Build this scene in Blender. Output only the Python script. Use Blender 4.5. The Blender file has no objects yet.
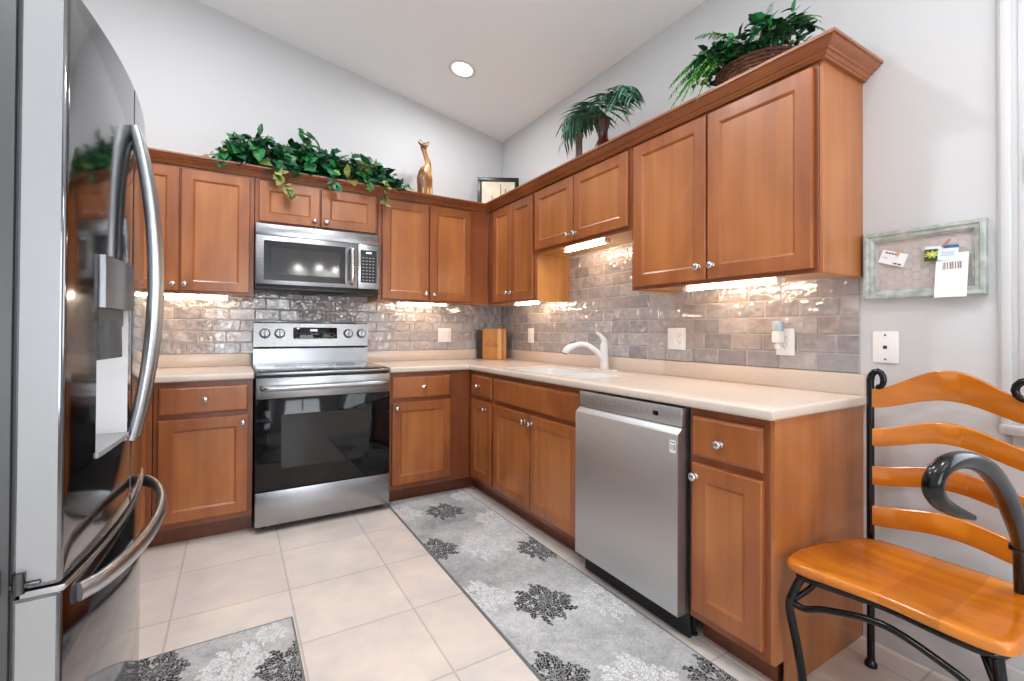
import bpy, bmesh, math, random
import numpy as np
from mathutils import Vector, Matrix
from math import pi, sin, cos, radians as R

SC = bpy.context.scene
COL = SC.collection
# ------------------------------------------------------------------ camera
CAM = Vector((-2.07892, -3.63485, 1.15799))
YAW, PIT, ROL, FPX, SY = R(-31.03728), R(0.49718), R(0.27025), 460.84175, -13.29735
cd = bpy.data.cameras.new('camera'); cam = bpy.data.objects.new('camera', cd); COL.objects.link(cam)
fw = Vector((-sin(YAW)*cos(PIT), cos(YAW)*cos(PIT), sin(PIT))); rt = Vector((cos(YAW), sin(YAW), 0)); up = rt.cross(fw)
r2 = rt*cos(ROL)+up*sin(ROL); u2 = -rt*sin(ROL)+up*cos(ROL)
m = Matrix((r2, u2, -fw)).transposed().to_4x4(); m.translation = CAM
cam.matrix_world = m
cd.sensor_width = 36; cd.lens = FPX/1024*36; cd.shift_y = SY/1024; cd.clip_start = .02
SC.camera = cam
# ------------------------------------------------------------------ colour management, world
SC.view_settings.view_transform = 'Standard'; SC.view_settings.look = 'None'
SC.view_settings.gamma = 1; SC.view_settings.use_curve_mapping = False
SC.view_settings.exposure = 0.13
SC.cycles.max_bounces = 8; SC.cycles.diffuse_bounces = 5; SC.cycles.glossy_bounces = 4
SC.cycles.caustics_reflective = False; SC.cycles.caustics_refractive = False
SC.cycles.sample_clamp_indirect = 6
w = bpy.data.worlds.new('sky'); SC.world = w; w.use_nodes = True
w.node_tree.nodes['Background'].inputs[0].default_value = (.75, .87, 1, 1)
w.node_tree.nodes['Background'].inputs[1].default_value = 1.0

def area(name, loc, direction, sx, sy, power, col=(1, 1, 1), shape='RECTANGLE', spread=None):
    l = bpy.data.lights.new(name, 'AREA'); l.shape = shape; l.size = sx
    if shape in ('RECTANGLE', 'ELLIPSE'): l.size_y = sy
    l.energy = power; l.color = col
    if spread: l.spread = spread
    o = bpy.data.objects.new(name, l); COL.objects.link(o)
    o.location = loc; o.rotation_euler = Vector(direction).to_track_quat('-Z', 'Y').to_euler()
    return o
DAY = (.87, .94, 1)
area('added_rear_daylight', (-1.85, -6.735, 1.35), (0, 1, .72), 1.7, 2.0, 76, DAY)  # added light behind the camera, sized for tile highlights, tilted up for the ceiling
area('daylight_side_window', (-.03, -4.05, 1.72), (-1, .15, .3), 1.4, 1.5, 24, DAY)
CEIL0, CSL = 2.88, .185
def ceil_z(x): return CEIL0-CSL*x
RECESSED = [(-.714, -.667), (-1.39, -2.07), (-2.35, -1.2), (-2.35, -3.3), (-1.0, -3.9)]
for i, (x, y) in enumerate(RECESSED):
    pw = 9 if i == 0 else 19
    area('recessed_lamp', (x-.006, y, ceil_z(x)-.03), (-.18, 0, -1), .13, .13, pw, (.97, .98, 1), 'DISK')

# ------------------------------------------------------------------ materials
def lin(c):
    return tuple(((v/255)/12.92 if v/255 <= .04045 else ((v/255+.055)/1.055)**2.4) for v in c)
def mat(name, rgb, rough=.5, metal=0., spec=.5, coat=0., emit=None, estr=0, trans=0, bump=None, alpha=1, mottle=None, ior=None):
    mt = bpy.data.materials.new(name); mt.use_nodes = True
    n = mt.node_tree.nodes; L = mt.node_tree.links; b = n['Principled BSDF']
    c = lin(rgb)
    b.inputs['Base Color'].default_value = (*c, 1); b.inputs['Roughness'].default_value = rough
    b.inputs['Metallic'].default_value = metal; b.inputs['Specular IOR Level'].default_value = spec
    b.inputs['Coat Weight'].default_value = coat; b.inputs['Coat Roughness'].default_value = .08
    if ior: b.inputs['IOR'].default_value = ior
    if trans: b.inputs['Transmission Weight'].default_value = trans
    if emit: b.inputs['Emission Color'].default_value = (*emit, 1); b.inputs['Emission Strength'].default_value = estr
    if mottle or bump:
        tc = n.new('ShaderNodeTexCoord')
    if mottle:   # (scale xyz, rgb2, detail)
        mp = n.new('ShaderNodeMapping'); mp.inputs['Scale'].default_value = mottle[0]
        no = n.new('ShaderNodeTexNoise'); no.inputs['Scale'].default_value = 1; no.inputs['Detail'].default_value = mottle[2]
        rp = n.new('ShaderNodeValToRGB'); rp.color_ramp.elements[0].position = .35; rp.color_ramp.elements[1].position = .68
        rp.color_ramp.elements[0].color = (*c, 1); rp.color_ramp.elements[1].color = (*lin(mottle[1]), 1)
        L.new(tc.outputs['Object'], mp.inputs[0]); L.new(mp.outputs[0], no.inputs[0]); L.new(no.outputs[0], rp.inputs[0]); L.new(rp.outputs[0], b.inputs['Base Color'])
    if bump:     # (scale xyz, strength, distance)
        mp = n.new('ShaderNodeMapping'); mp.inputs['Scale'].default_value = bump[0]
        no = n.new('ShaderNodeTexNoise'); no.inputs['Scale'].default_value = 1; no.inputs['Detail'].default_value = 2
        bp = n.new('ShaderNodeBump'); bp.inputs['Strength'].default_value = bump[1]; bp.inputs['Distance'].default_value = bump[2]
        L.new(tc.outputs['Object'], mp.inputs[0]); L.new(mp.outputs[0], no.inputs[0]); L.new(no.outputs[0], bp.inputs['Height']); L.new(bp.outputs[0], b.inputs['Normal'])
    return mt
def wood(name, dark, mid, light, scale=(26, 26, 1.6), rough=.34, coat=.25, big=(3, 3, .8)):
    mt = bpy.data.materials.new(name); mt.use_nodes = True
    n = mt.node_tree.nodes; L = mt.node_tree.links; b = n['Principled BSDF']
    tc = n.new('ShaderNodeTexCoord'); oi = n.new('ShaderNodeObjectInfo')
    ad = n.new('ShaderNodeVectorMath'); ad.operation = 'ADD'
    sc = n.new('ShaderNodeVectorMath'); sc.operation = 'SCALE'; sc.inputs['Scale'].default_value = 17
    cx = n.new('ShaderNodeCombineXYZ')
    for k in range(3): L.new(oi.outputs['Random'], cx.inputs[k])
    L.new(cx.outputs[0], sc.inputs[0]); L.new(tc.outputs['Object'], ad.inputs[0]); L.new(sc.outputs[0], ad.inputs[1])
    def noise(s, det, dist):
        mp = n.new('ShaderNodeMapping'); mp.inputs['Scale'].default_value = s
        no = n.new('ShaderNodeTexNoise'); no.inputs['Scale'].default_value = 1; no.inputs['Detail'].default_value = det
        no.inputs['Distortion'].default_value = dist
        L.new(ad.outputs[0], mp.inputs[0]); L.new(mp.outputs[0], no.inputs[0]); return no
    n1 = noise(scale, 5, .4); n2 = noise(big, 2, .6)
    mx = n.new('ShaderNodeMath'); mx.operation = 'MULTIPLY_ADD'; mx.inputs[1].default_value = .34
    m2 = n.new('ShaderNodeMath'); m2.operation = 'MULTIPLY'; m2.inputs[1].default_value = .66
    L.new(n2.outputs[0], m2.inputs[0]); L.new(n1.outputs[0], mx.inputs[0]); L.new(m2.outputs[0], mx.inputs[2])
    rp = n.new('ShaderNodeValToRGB'); e = rp.color_ramp.elements
    e[0].position = .34; e[0].color = (*lin(dark), 1); e[1].position = .66; e[1].color = (*lin(light), 1)
    k = e.new(.5); k.color = (*lin(mid), 1)
    L.new(mx.outputs[0], rp.inputs[0]); L.new(rp.outputs[0], b.inputs['Base Color'])
    b.inputs['Roughness'].default_value = rough; b.inputs['Coat Weight'].default_value = coat; b.inputs['Coat Roughness'].default_value = .2
    return mt
def attr_mat(name, rough=.5, spec=.5, bump=None, mottle=0, coat=0, mscale=30, trans=0):
    mt = bpy.data.materials.new(name); mt.use_nodes = True
    n = mt.node_tree.nodes; L = mt.node_tree.links; b = n['Principled BSDF']
    at = n.new('ShaderNodeAttribute'); at.attribute_name = 'Col'
    out = at.outputs['Color']
    tc = n.new('ShaderNodeTexCoord')
    if mottle:
        no = n.new('ShaderNodeTexNoise'); no.inputs['Scale'].default_value = mscale; no.inputs['Detail'].default_value = 4
        mr = n.new('ShaderNodeMapRange'); mr.inputs[1].default_value = .3; mr.inputs[2].default_value = .7
        mr.inputs[3].default_value = 1-mottle; mr.inputs[4].default_value = 1+mottle
        mu = n.new('ShaderNodeVectorMath'); mu.operation = 'SCALE'
        L.new(tc.outputs['Object'], no.inputs[0]); L.new(no.outputs[0], mr.inputs[0]); L.new(out, mu.inputs[0]); L.new(mr.outputs[0], mu.inputs['Scale'])
        out = mu.outputs[0]
    L.new(out, b.inputs['Base Color'])
    if bump:
        no = n.new('ShaderNodeTexNoise'); no.inputs['Scale'].default_value = bump[0]; no.inputs['Detail'].default_value = 1.5
        bp = n.new('ShaderNodeBump'); bp.inputs['Strength'].default_value = bump[1]; bp.inputs['Distance'].default_value = bump[2]
        L.new(tc.outputs['Object'], no.inputs[0]); L.new(no.outputs[0], bp.inputs['Height']); L.new(bp.outputs[0], b.inputs['Normal'])
    b.inputs['Roughness'].default_value = rough; b.inputs['Specular IOR Level'].default_value = spec; b.inputs['Coat Weight'].default_value = coat
    if trans: b.inputs['Subsurface Weight'].default_value = 0
    return mt

M = {}
M['wall'] = mat('wall_paint', (203, 204, 206), .75, spec=.25)
M['ceil'] = mat('ceiling_paint', (240, 243, 245), .85, spec=.2)
M['white'] = mat('white_trim_paint', (206, 207, 209), .4)
M['wood'] = wood('stained_maple', (130, 71, 34), (151, 86, 43), (168, 102, 54), big=(4, 4, 1.8))
M['veneer'] = wood('stained_maple_veneer', (146, 86, 42), (165, 100, 51), (180, 115, 62), big=(4, 4, 1.8))
M['crown'] = wood('stained_crown', (122, 66, 34), (140, 79, 42), (156, 94, 52), scale=(26, 1.6, 26))
M['maple_lit'] = wood('maple_led_wash', (176, 118, 62), (196, 138, 76), (208, 152, 90), big=(5, 5, 2.2))  # golden glow of the under-cabinet lights put into the carcass colour
M['frame_wood'] = wood('stained_maple_face_frame', (116, 60, 32), (134, 72, 39), (150, 86, 48))
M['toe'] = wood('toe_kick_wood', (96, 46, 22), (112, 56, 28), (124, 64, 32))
M['counter'] = mat('solid_surface', (216, 202, 190), .22, mottle=((260, 260, 260), (203, 189, 176), 2))
M['sink'] = mat('white_sink', (224, 225, 226), .18)
M['steel'] = mat('stainless_steel', (164, 165, 167), .27, 1, bump=((2, 2, 700), .04, .002))
M['steel_dw'] = mat('brushed_stainless', (206, 207, 208), .42, 1, bump=((500, 3, 3), .03, .002))
M['steel_fr'] = mat('fridge_steel', (122, 122, 125), .09, 1)
M['hinge'] = mat('dark_chrome', (96, 97, 100), .2, 1)
M['handle'] = mat('brushed_handle', (184, 186, 189), .3, 1)
M['fr_side'] = mat('fridge_door_side', (170, 171, 173), .4, .4)
M['fr_body'] = mat('fridge_cabinet_gray', (84, 85, 87), .45, .3)
M['chrome'] = mat('brushed_nickel', (206, 206, 207), .2, 1)
M['blackglass'] = mat('black_glass', (12, 12, 13), .05, 0, .4)
M['cookglass'] = mat('cooktop_glass', (30, 30, 31), .06, 0, .8, coat=1)
M['black'] = mat('black_plastic', (20, 20, 21), .4)
M['darkgrey'] = mat('dark_grey_plastic', (70, 71, 73), .4)
M['plate'] = mat('white_plastic', (240, 240, 240), .35)
M['slot'] = mat('outlet_slot', (60, 60, 60), .6)
M['iron'] = mat('wrought_iron', (5, 5, 6), .2, 0, .4)
M['honey'] = wood('honey_oak', (164, 86, 12), (194, 110, 18), (212, 130, 28), (26, 2.2, 26), .2, .5, (5, 1.2, 5))
hn = M['honey'].node_tree; hb = hn.nodes['Principled BSDF']; old = hb.inputs['Base Color'].links[0].from_socket
tc_ = hn.nodes.new('ShaderNodeTexCoord'); sp_ = hn.nodes.new('ShaderNodeSeparateXYZ'); mr_ = hn.nodes.new('ShaderNodeMapRange')
mr_.inputs[1].default_value = -.26; mr_.inputs[2].default_value = .26; rp_ = hn.nodes.new('ShaderNodeValToRGB'); rp_.color_ramp.interpolation = 'CONSTANT'
E_ = rp_.color_ramp.elements; E_[0].position = 0; E_[0].color = (1.1, 1.12, 1.15, 1); E_[1].position = .27; E_[1].color = (.86, .84, .8, 1)
for p_, c_ in ((.52, (1.0, .98, .95, 1)), (.76, (.9, .87, .82, 1))):
    q_ = E_.new(p_); q_.color = c_
mx_ = hn.nodes.new('ShaderNodeMix'); mx_.data_type = 'RGBA'; mx_.blend_type = 'MULTIPLY'; mx_.inputs['Factor'].default_value = 1
hn.links.new(tc_.outputs['Object'], sp_.inputs[0]); hn.links.new(sp_.outputs['Y'], mr_.inputs[0]); hn.links.new(mr_.outputs[0], rp_.inputs[0])
hn.links.new(old, mx_.inputs['A']); hn.links.new(rp_.outputs[0], mx_.inputs['B']); hn.links.new(mx_.outputs['Result'], hb.inputs['Base Color'])
M['slat'] = wood('honey_oak_slat', (164, 86, 12), (194, 110, 18), (212, 130, 28), (26, 2.2, 26), .2, .5, (5, 1.2, 5))
M['lens'] = mat('lamp_lens', (255, 250, 240), .5, emit=(1, .97, .92), estr=9)
M['led'] = mat('led_strip', (255, 240, 215), .5, emit=(1, .85, .62), estr=5)
M['tile'] = attr_mat('glazed_tile', .07, .9, (19, .9, .022), .12, .7, 22)
M['grout'] = mat('grout', (176, 172, 169), .9)
M['leaf'] = attr_mat('leaf', .42, .4)
M['rug'] = attr_mat('rug_pile', .95, .1, (420, .5, .003), .10, 0, 60)
M['paper'] = attr_mat('printed_card', .6, .3)

def floor_mat():
    mt = bpy.data.materials.new('ceramic_floor_tile'); mt.use_nodes = True
    n = mt.node_tree.nodes; L = mt.node_tree.links; b = n['Principled BSDF']
    tc = n.new('ShaderNodeTexCoord'); mp = n.new('ShaderNodeMapping')
    mp.inputs['Location'].default_value = (2.29, 1.357+.415*4, 0)
    br = n.new('ShaderNodeTexBrick'); br.offset = 0; br.squash = 1
    br.inputs['Scale'].default_value = 1; br.inputs['Brick Width'].default_value = .43; br.inputs['Row Height'].default_value = .415
    br.inputs['Mortar Size'].default_value = .0040; br.inputs['Mortar Smooth'].default_value = .15
    br.inputs['Color1'].default_value = (*lin((222, 213, 207)), 1); br.inputs['Color2'].default_value = (*lin((215, 206, 201)), 1)
    br.inputs['Mortar'].default_value = (*lin((192, 184, 178)), 1); br.inputs['Bias'].default_value = 0
    no = n.new('ShaderNodeTexNoise'); no.inputs['Scale'].default_value = 4.2; no.inputs['Detail'].default_value = 7; no.inputs['Roughness'].default_value = .62
    rp = n.new('ShaderNodeValToRGB'); rp.color_ramp.elements[0].position = .36; rp.color_ramp.elements[1].position = .66
    rp.color_ramp.elements[0].color = (.88, .885, .89, 1); rp.color_ramp.elements[1].color = (1.10, 1.06, 1.0, 1)
    mx = n.new('ShaderNodeMix'); mx.data_type = 'RGBA'; mx.blend_type = 'MULTIPLY'; mx.inputs['Factor'].default_value = 1
    L.new(tc.outputs['Object'], mp.inputs[0]); L.new(mp.outputs[0], br.inputs[0]); L.new(tc.outputs['Object'], no.inputs[0])
    L.new(no.outputs[0], rp.inputs[0]); L.new(br.outputs['Color'], mx.inputs['A']); L.new(rp.outputs[0], mx.inputs['B'])
    L.new(mx.outputs['Result'], b.inputs['Base Color'])
    bp = n.new('ShaderNodeBump'); bp.inputs['Strength'].default_value = .35; bp.inputs['Distance'].default_value = .003; bp.invert = True
    L.new(br.outputs['Fac'], bp.inputs['Height']); L.new(bp.outputs[0], b.inputs['Normal'])
    b.inputs['Roughness'].default_value = .38
    return mt
M['floor'] = floor_mat()

# ------------------------------------------------------------------ mesh helpers
def new(): return bmesh.new()
def box(bm, x0, x1, y0, y1, z0, z1, bev=0, seg=2):
    r = bmesh.ops.create_cube(bm, size=1, matrix=Matrix.Translation(((x0+x1)/2, (y0+y1)/2, (z0+z1)/2)) @ Matrix.Diagonal((abs(x1-x0), abs(y1-y0), abs(z1-z0), 1)))
    if bev:
        ed = list({e for v in r['verts'] for e in v.link_edges})
        bmesh.ops.bevel(bm, geom=ed, offset=bev, segments=seg, profile=.5, affect='EDGES')
    return bm
def obox(bm, mtx, sx, sy, sz, bev=0):
    r = bmesh.ops.create_cube(bm, size=1, matrix=mtx @ Matrix.Diagonal((sx, sy, sz, 1)))
    if bev:
        ed = list({e for v in r['verts'] for e in v.link_edges})
        bmesh.ops.bevel(bm, geom=ed, offset=bev, segments=2, profile=.5, affect='EDGES')
def lathe(bm, prof, mtx=Matrix(), seg=24, cap=True):
    rings = []
    for r, z in prof:
        rings.append([bm.verts.new(mtx @ Vector((r*cos(2*pi*k/seg), r*sin(2*pi*k/seg), z))) for k in range(seg)])
    for a, b in zip(rings, rings[1:]):
        for k in range(seg): bm.faces.new((a[k], a[(k+1) % seg], b[(k+1) % seg], b[k]))
    if cap:
        bm.faces.new(rings[0][::-1]); bm.faces.new(rings[-1])
def spline(P, n=8):
    P = [Vector(p) for p in P]; out = []
    for i in range(len(P)-1):
        p0 = P[max(i-1, 0)]; p1 = P[i]; p2 = P[i+1]; p3 = P[min(i+2, len(P)-1)]
        for k in range(n):
            t = k/n
            out.append(.5*((2*p1)+(-p0+p2)*t+(2*p0-5*p1+4*p2-p3)*t*t+(-p0+3*p1-3*p2+p3)*t**3))
    out.append(P[-1]); return out
def tube(bm, pts, rad, seg=10, ey=1.0, smooth=0):
    if smooth:
        rr = rad if isinstance(rad, (list, tuple)) else [rad]*len(pts)
        R3 = spline([(r, 0, 0) for r in rr], smooth); pts = spline(pts, smooth); rad = [max(v.x, .0004) for v in R3]
    pts = [Vector(p) for p in pts]
    if not isinstance(rad, (list, tuple)): rad = [rad]*len(pts)
    t0 = (pts[1]-pts[0]).normalized(); ref = Vector((0, 0, 1)) if abs(t0.z) < .9 else Vector((1, 0, 0))
    nrm = (ref - t0*ref.dot(t0)).normalized(); rings = []
    for i, p in enumerate(pts):
        t = (pts[min(i+1, len(pts)-1)]-pts[max(i-1, 0)]).normalized()
        nrm = (nrm - t*nrm.dot(t)).normalized(); bn = t.cross(nrm)
        rings.append([bm.verts.new(p+(nrm*cos(2*pi*k/seg)+bn*sin(2*pi*k/seg)*ey)*rad[i]) for k in range(seg)])
    for a, b in zip(rings, rings[1:]):
        for k in range(seg): bm.faces.new((a[k], a[(k+1) % seg], b[(k+1) % seg], b[k]))
    bm.faces.new(rings[0][::-1]); bm.faces.new(rings[-1])
def prism(bm, poly, ax, a0, a1):
    """extrude a 2D polygon along axis ax between a0 and a1"""
    def P(u, v, a):
        return {'x': (a, u, v), 'y': (u, a, v), 'z': (u, v, a)}[ax]
    A = [bm.verts.new(P(u, v, a0)) for u, v in poly]; B = [bm.verts.new(P(u, v, a1)) for u, v in poly]
    n = len(poly); bm.faces.new(A); bm.faces.new(B[::-1])
    for i in range(n): bm.faces.new((A[i], B[i], B[(i+1) % n], A[(i+1) % n]))
def obj(name, bm, mt, parent=None, smooth=35, loc=None, kind=None, label=None):
    bmesh.ops.recalc_face_normals(bm, faces=bm.faces)
    me = bpy.data.meshes.new(name); bm.to_mesh(me); bm.free()
    me.materials.append(mt)
    if smooth:
        me.shade_smooth(); me.set_sharp_from_angle(angle=R(smooth))
    o = bpy.data.objects.new(name, me); COL.objects.link(o)
    if parent: o.parent = parent
    if loc: o.location = loc
    if kind: o['kind'] = kind
    if label: o['label'] = label
    return o
def thing(name, label, cat, loc=(0, 0, 0), rz=0, group=None):
    o = bpy.data.objects.new(name, None); COL.objects.link(o); o.location = loc; o.rotation_euler = (0, 0, rz)
    o.empty_display_size = .05
    return tag(o, label, cat, group)
def tag(o, label, cat, group=None):
    o['label'] = label; o['category'] = cat
    if group: o['group'] = group
    return o
def copy_tree(o, parent=None):
    c = o.copy(); COL.objects.link(c); c.parent = parent
    for ch in [x for x in COL.objects if x.parent == o]: copy_tree(ch, c)
    return c
def struct(name, bm, mt, parent=None, smooth=30):
    return obj(name, bm, mt, parent, smooth, kind='structure')
def set_cols(o, cols):
    a = o.data.color_attributes.new('Col', 'FLOAT_COLOR', 'POINT')
    c = np.ones((len(o.data.vertices), 4), np.float32); c[:, :3] = cols
    a.data.foreach_set('color', c.ravel())

# ------------------------------------------------------------------ room shell
XL, YR = -3.15, -6.75
bm = new(); box(bm, XL-.1, .1, YR-.1, .1, -.1, 0); struct('floor', bm, M['floor'])
bm = new()
prism(bm, [(XL-.1, ceil_z(XL-.1)), (.1, ceil_z(.1)), (.1, ceil_z(.1)+.1), (XL-.1, ceil_z(XL-.1)+.1)], 'y', YR-.1, .1); struct('ceiling', bm, M['ceil'])
bm = new(); prism(bm, [(XL-.1, 0), (.1, 0), (.1, ceil_z(.1)), (XL-.1, ceil_z(XL-.1))], 'y', 0, .1); wall_back = struct('wall_back', bm, M['wall'])
bm = new(); box(bm, XL-.1, XL, YR, 0, 0, ceil_z(XL)); struct('wall_left', bm, M['wall'])
# right wall with the shuttered window opening
WY0, WY1, WZ0, WZ1 = -4.80, -3.285, .90, 2.55
bm = new()
box(bm, 0, .1, WY1, 0, 0, CEIL0); box(bm, 0, .1, YR, WY0, 0, CEIL0)
box(bm, 0, .1, WY0, WY1, 0, WZ0); box(bm, 0, .1, WY0, WY1, WZ1, CEIL0)
wall_right = struct('wall_right', bm, M['wall'])
bm = new(); RW = (-2.75, -.95, .3, 2.4)
box(bm, XL-.1, RW[0], YR-.1, YR, 0, ceil_z(XL)); box(bm, RW[1], .1, YR-.1, YR, 0, CEIL0)
box(bm, RW[0], RW[1], YR-.1, YR, 0, RW[2]); prism(bm, [(RW[0], RW[3]), (RW[1], RW[3]), (RW[1], ceil_z(RW[1])), (RW[0], ceil_z(RW[0]))], 'y', YR-.1, YR)
struct('wall_rear', bm, M['wall'])
M['pane'] = mat('window_glass', (255, 255, 255), .02, trans=1, ior=1.45)
bm = new()
for a, b in ((RW[0], RW[0]+.06), (RW[1]-.06, RW[1]), ((RW[0]+RW[1])/2-.04, (RW[0]+RW[1])/2+.04)): box(bm, a, b, YR-.08, YR+.02, RW[2], RW[3], .004)
for a, b in ((RW[2], RW[2]+.06), (RW[3]-.06, RW[3])): box(bm, RW[0]+.061, RW[1]-.061, YR-.08, YR+.02, a, b, .004)
w2 = struct('added_window_2', bm, M['white'])  # unseen window added to carry the rear light, narrowed for the tile highlights
bm = new(); box(bm, RW[0]+.05, RW[1]-.05, YR-.05, YR-.044, RW[2]+.05, RW[3]-.05); obj('glass_pane', bm, M['pane'], w2)
# window on the right wall: casing, shutter panels with hinges
CY = -3.18
bm = new()
def casing(bm, y0, y1, z0, z1):
    box(bm, -.012, 0, y0, y1, z0, z1, .002)
    a = max(y0, y1); 
casing(bm, CY-.105, CY, .86, 2.66); box(bm, -.02, -.0005, CY-.03, CY-.006, .862, 2.655, .004); box(bm, -.017, -.0005, CY-.07, CY-.045, .862, 2.655, .003)
casing(bm, WY0-.08, WY0+.0, .86, 2.66); box(bm, -.018, 0, WY0, CY-.105, 2.55, 2.66, .003)
box(bm, -.04, 0, WY0-.1, CY-.004, .845, .875, .006); box(bm, -.014, 0, WY0-.08, CY-.03, .78, .845, .003)
w1 = struct('window_1', bm, M['white'])
bm = new(); box(bm, .05, .056, WY0, WY1, WZ0, WZ1); obj('glass_pane', bm, M['pane'], w1)
for k, (a, b) in enumerate(((WY1+.045, -4.04), (-4.05, WY0+.01))):
    bm = new(); hi, lo = max(a, b)-.002, min(a, b)+.002
    box(bm, -.006, .024, hi-.05, hi, WZ0+.0, WZ1, .003); box(bm, -.006, .024, lo, lo+.05, WZ0, WZ1, .003)
    for z in (WZ0, WZ1-.07): box(bm, -.006, .024, lo+.05, hi-.05, z, z+.07, .003)
    z = WZ0+.1
    while z < WZ1-.09:
        mt_ = Matrix.Translation((.01, (lo+hi)/2, z)) @ Matrix.Rotation(R(28), 4, 'Y')
        obox(bm, mt_, .06, hi-lo-.104, .008, .002); z += .055
    sh = obj('shutter_panel', bm, M['white'], w1)
    if k == 0:
        for z in (1.04, 1.665, 2.3):
            bm = new(); box(bm, -.022, -.0125, hi-.028, hi+.004, z-.042, z+.042, .002)
            lathe(bm, [(.006, z-.044), (.006, z+.044)], Matrix.Translation((-.02, hi-.008, 0)), 10); obj('hinge', bm, M['white'], sh)
for nm, (x0, x1, y0, y1) in dict(baseboard_right=(-.014, 0, YR, -2.81), baseboard_left=(XL, XL+.014, YR, -2.6), baseboard_rear=(XL, 0, YR, YR+.014)).items():
    bm = new(); box(bm, x0, x1, y0, y1, 0, .125, .004); struct(nm, bm, M['white'])

# tiled backsplash (children of their walls)
def tiles(name, parent, axis, u0, u1, z0, z1, seed, holes=()):
    rnd = random.Random(seed); TW, TH, G = .1525, .0762, .003
    V, F, C = [], [], []
    pal = [(163, 158, 159), (154, 150, 153), (172, 167, 168), (146, 143, 147), (166, 158, 157), (158, 156, 160), (176, 172, 173)]
    row = 0; z = z0
    while z < z1-.004:
        za, zb = z, min(z+TH-G, z1)
        u = u0-TW+(.5*TW if row % 2 else 0)+rnd.uniform(-.014, .014)
        while u < u1:
            a, b = max(u, u0), min(u+TW-G, u1)
            if b-a > .008:
                c = np.array(lin(pal[rnd.randrange(len(pal))]))*rnd.uniform(.93, 1.06)
                e = .0035; n0 = len(V)
                for uu, zz, d in ((a, za, .001), (b, za, .001), (b, zb, .001), (a, zb, .001)): V.append((uu, zz, d))
                for uu, zz in ((a+e, za+e), (b-e, za+e), (b-e, zb-e), (a+e, zb-e)): V.append((uu, zz, .007+rnd.uniform(-.0006, .0006)))
                F.append((n0+4, n0+5, n0+6, n0+7))
                for k in range(4): F.append((n0+k, n0+(k+1) % 4, n0+4+(k+1) % 4, n0+4+k))
                C += [c]*8
            u += TW
        z += TH; row += 1
    P = [(u, -d, zz) if axis == 'y' else (-d, u, zz) for u, zz, d in V]
    me = bpy.data.meshes.new(name); me.from_pydata(P, [], F)
    b2 = bmesh.new(); b2.from_mesh(me); bmesh.ops.recalc_face_normals(b2, faces=b2.faces)
    # normals outwards (towards the room)
    for f in b2.faces:
        n = f.normal; t = -n.y if axis == 'y' else -n.x
        if t < 0: f.normal_flip()
    b2.to_mesh(me); b2.free(); me.materials.append(M['tile'])
    o = bpy.data.objects.new(name, me); COL.objects.link(o); o.parent = parent; set_cols(o, np.array(C))
    o['kind'] = 'structure'
    bm = new()
    if axis == 'y': box(bm, u0, u1, -.0035, 0, z0, z1)
    else: box(bm, -.0035, 0, u0, u1, z0, z1)
    g = obj('tile_grout', bm, M['grout'], parent, 0); g['kind'] = 'structure'
tiles('tile_backsplash', wall_back, 'y', -2.95, -.008, .999, 1.44, 3)
tiles('tile_backsplash', wall_right, 'x', -2.80, 0, .999, 1.70, 5)

# ------------------------------------------------------------------ cabinets
def door_bm(w_, h_, t=.02, rail=.056, rec=.008):
    bm = new()
    def ring(i, y): return [bm.verts.new((i, y, i)), bm.verts.new((w_-i, y, i)), bm.verts.new((w_-i, y, h_-i)), bm.verts.new((i, y, h_-i))]
    rs = [ring(0, 0), ring(0, -t+.004), ring(.0015, -t+.0015), ring(.004, -t)]
    if rail: rs += [ring(rail, -t), ring(rail+.004, -t+.002), ring(rail+.011, -t+rec)]
    else: rs = [ring(0, 0), ring(0, -t+.008), ring(.003, -t+.004), ring(.011, -t)]
    for a, b in zip(rs, rs[1:]):
        for k in range(4): bm.faces.new((a[k], a[(k+1) % 4], b[(k+1) % 4], b[k]))
    bm.faces.new(rs[0][::-1]); bm.faces.new(rs[-1]).material_index = 1; return bm
KPROF = [(.0105, 0), (.0105, .002), (.006, .004), (.0055, .013), (.0085, .017), (.0148, .0205), (.0158, .024), (.0135, .0285), (.008, .0312), (.001, .032)]
def knob(parent, x, z, y):
    bm = new(); lathe(bm, KPROF, Matrix.Translation((x, y, z)) @ Matrix.Rotation(pi/2, 4, 'X'), 18)
    return obj('knob', bm, M['chrome'], parent, 50)
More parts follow.
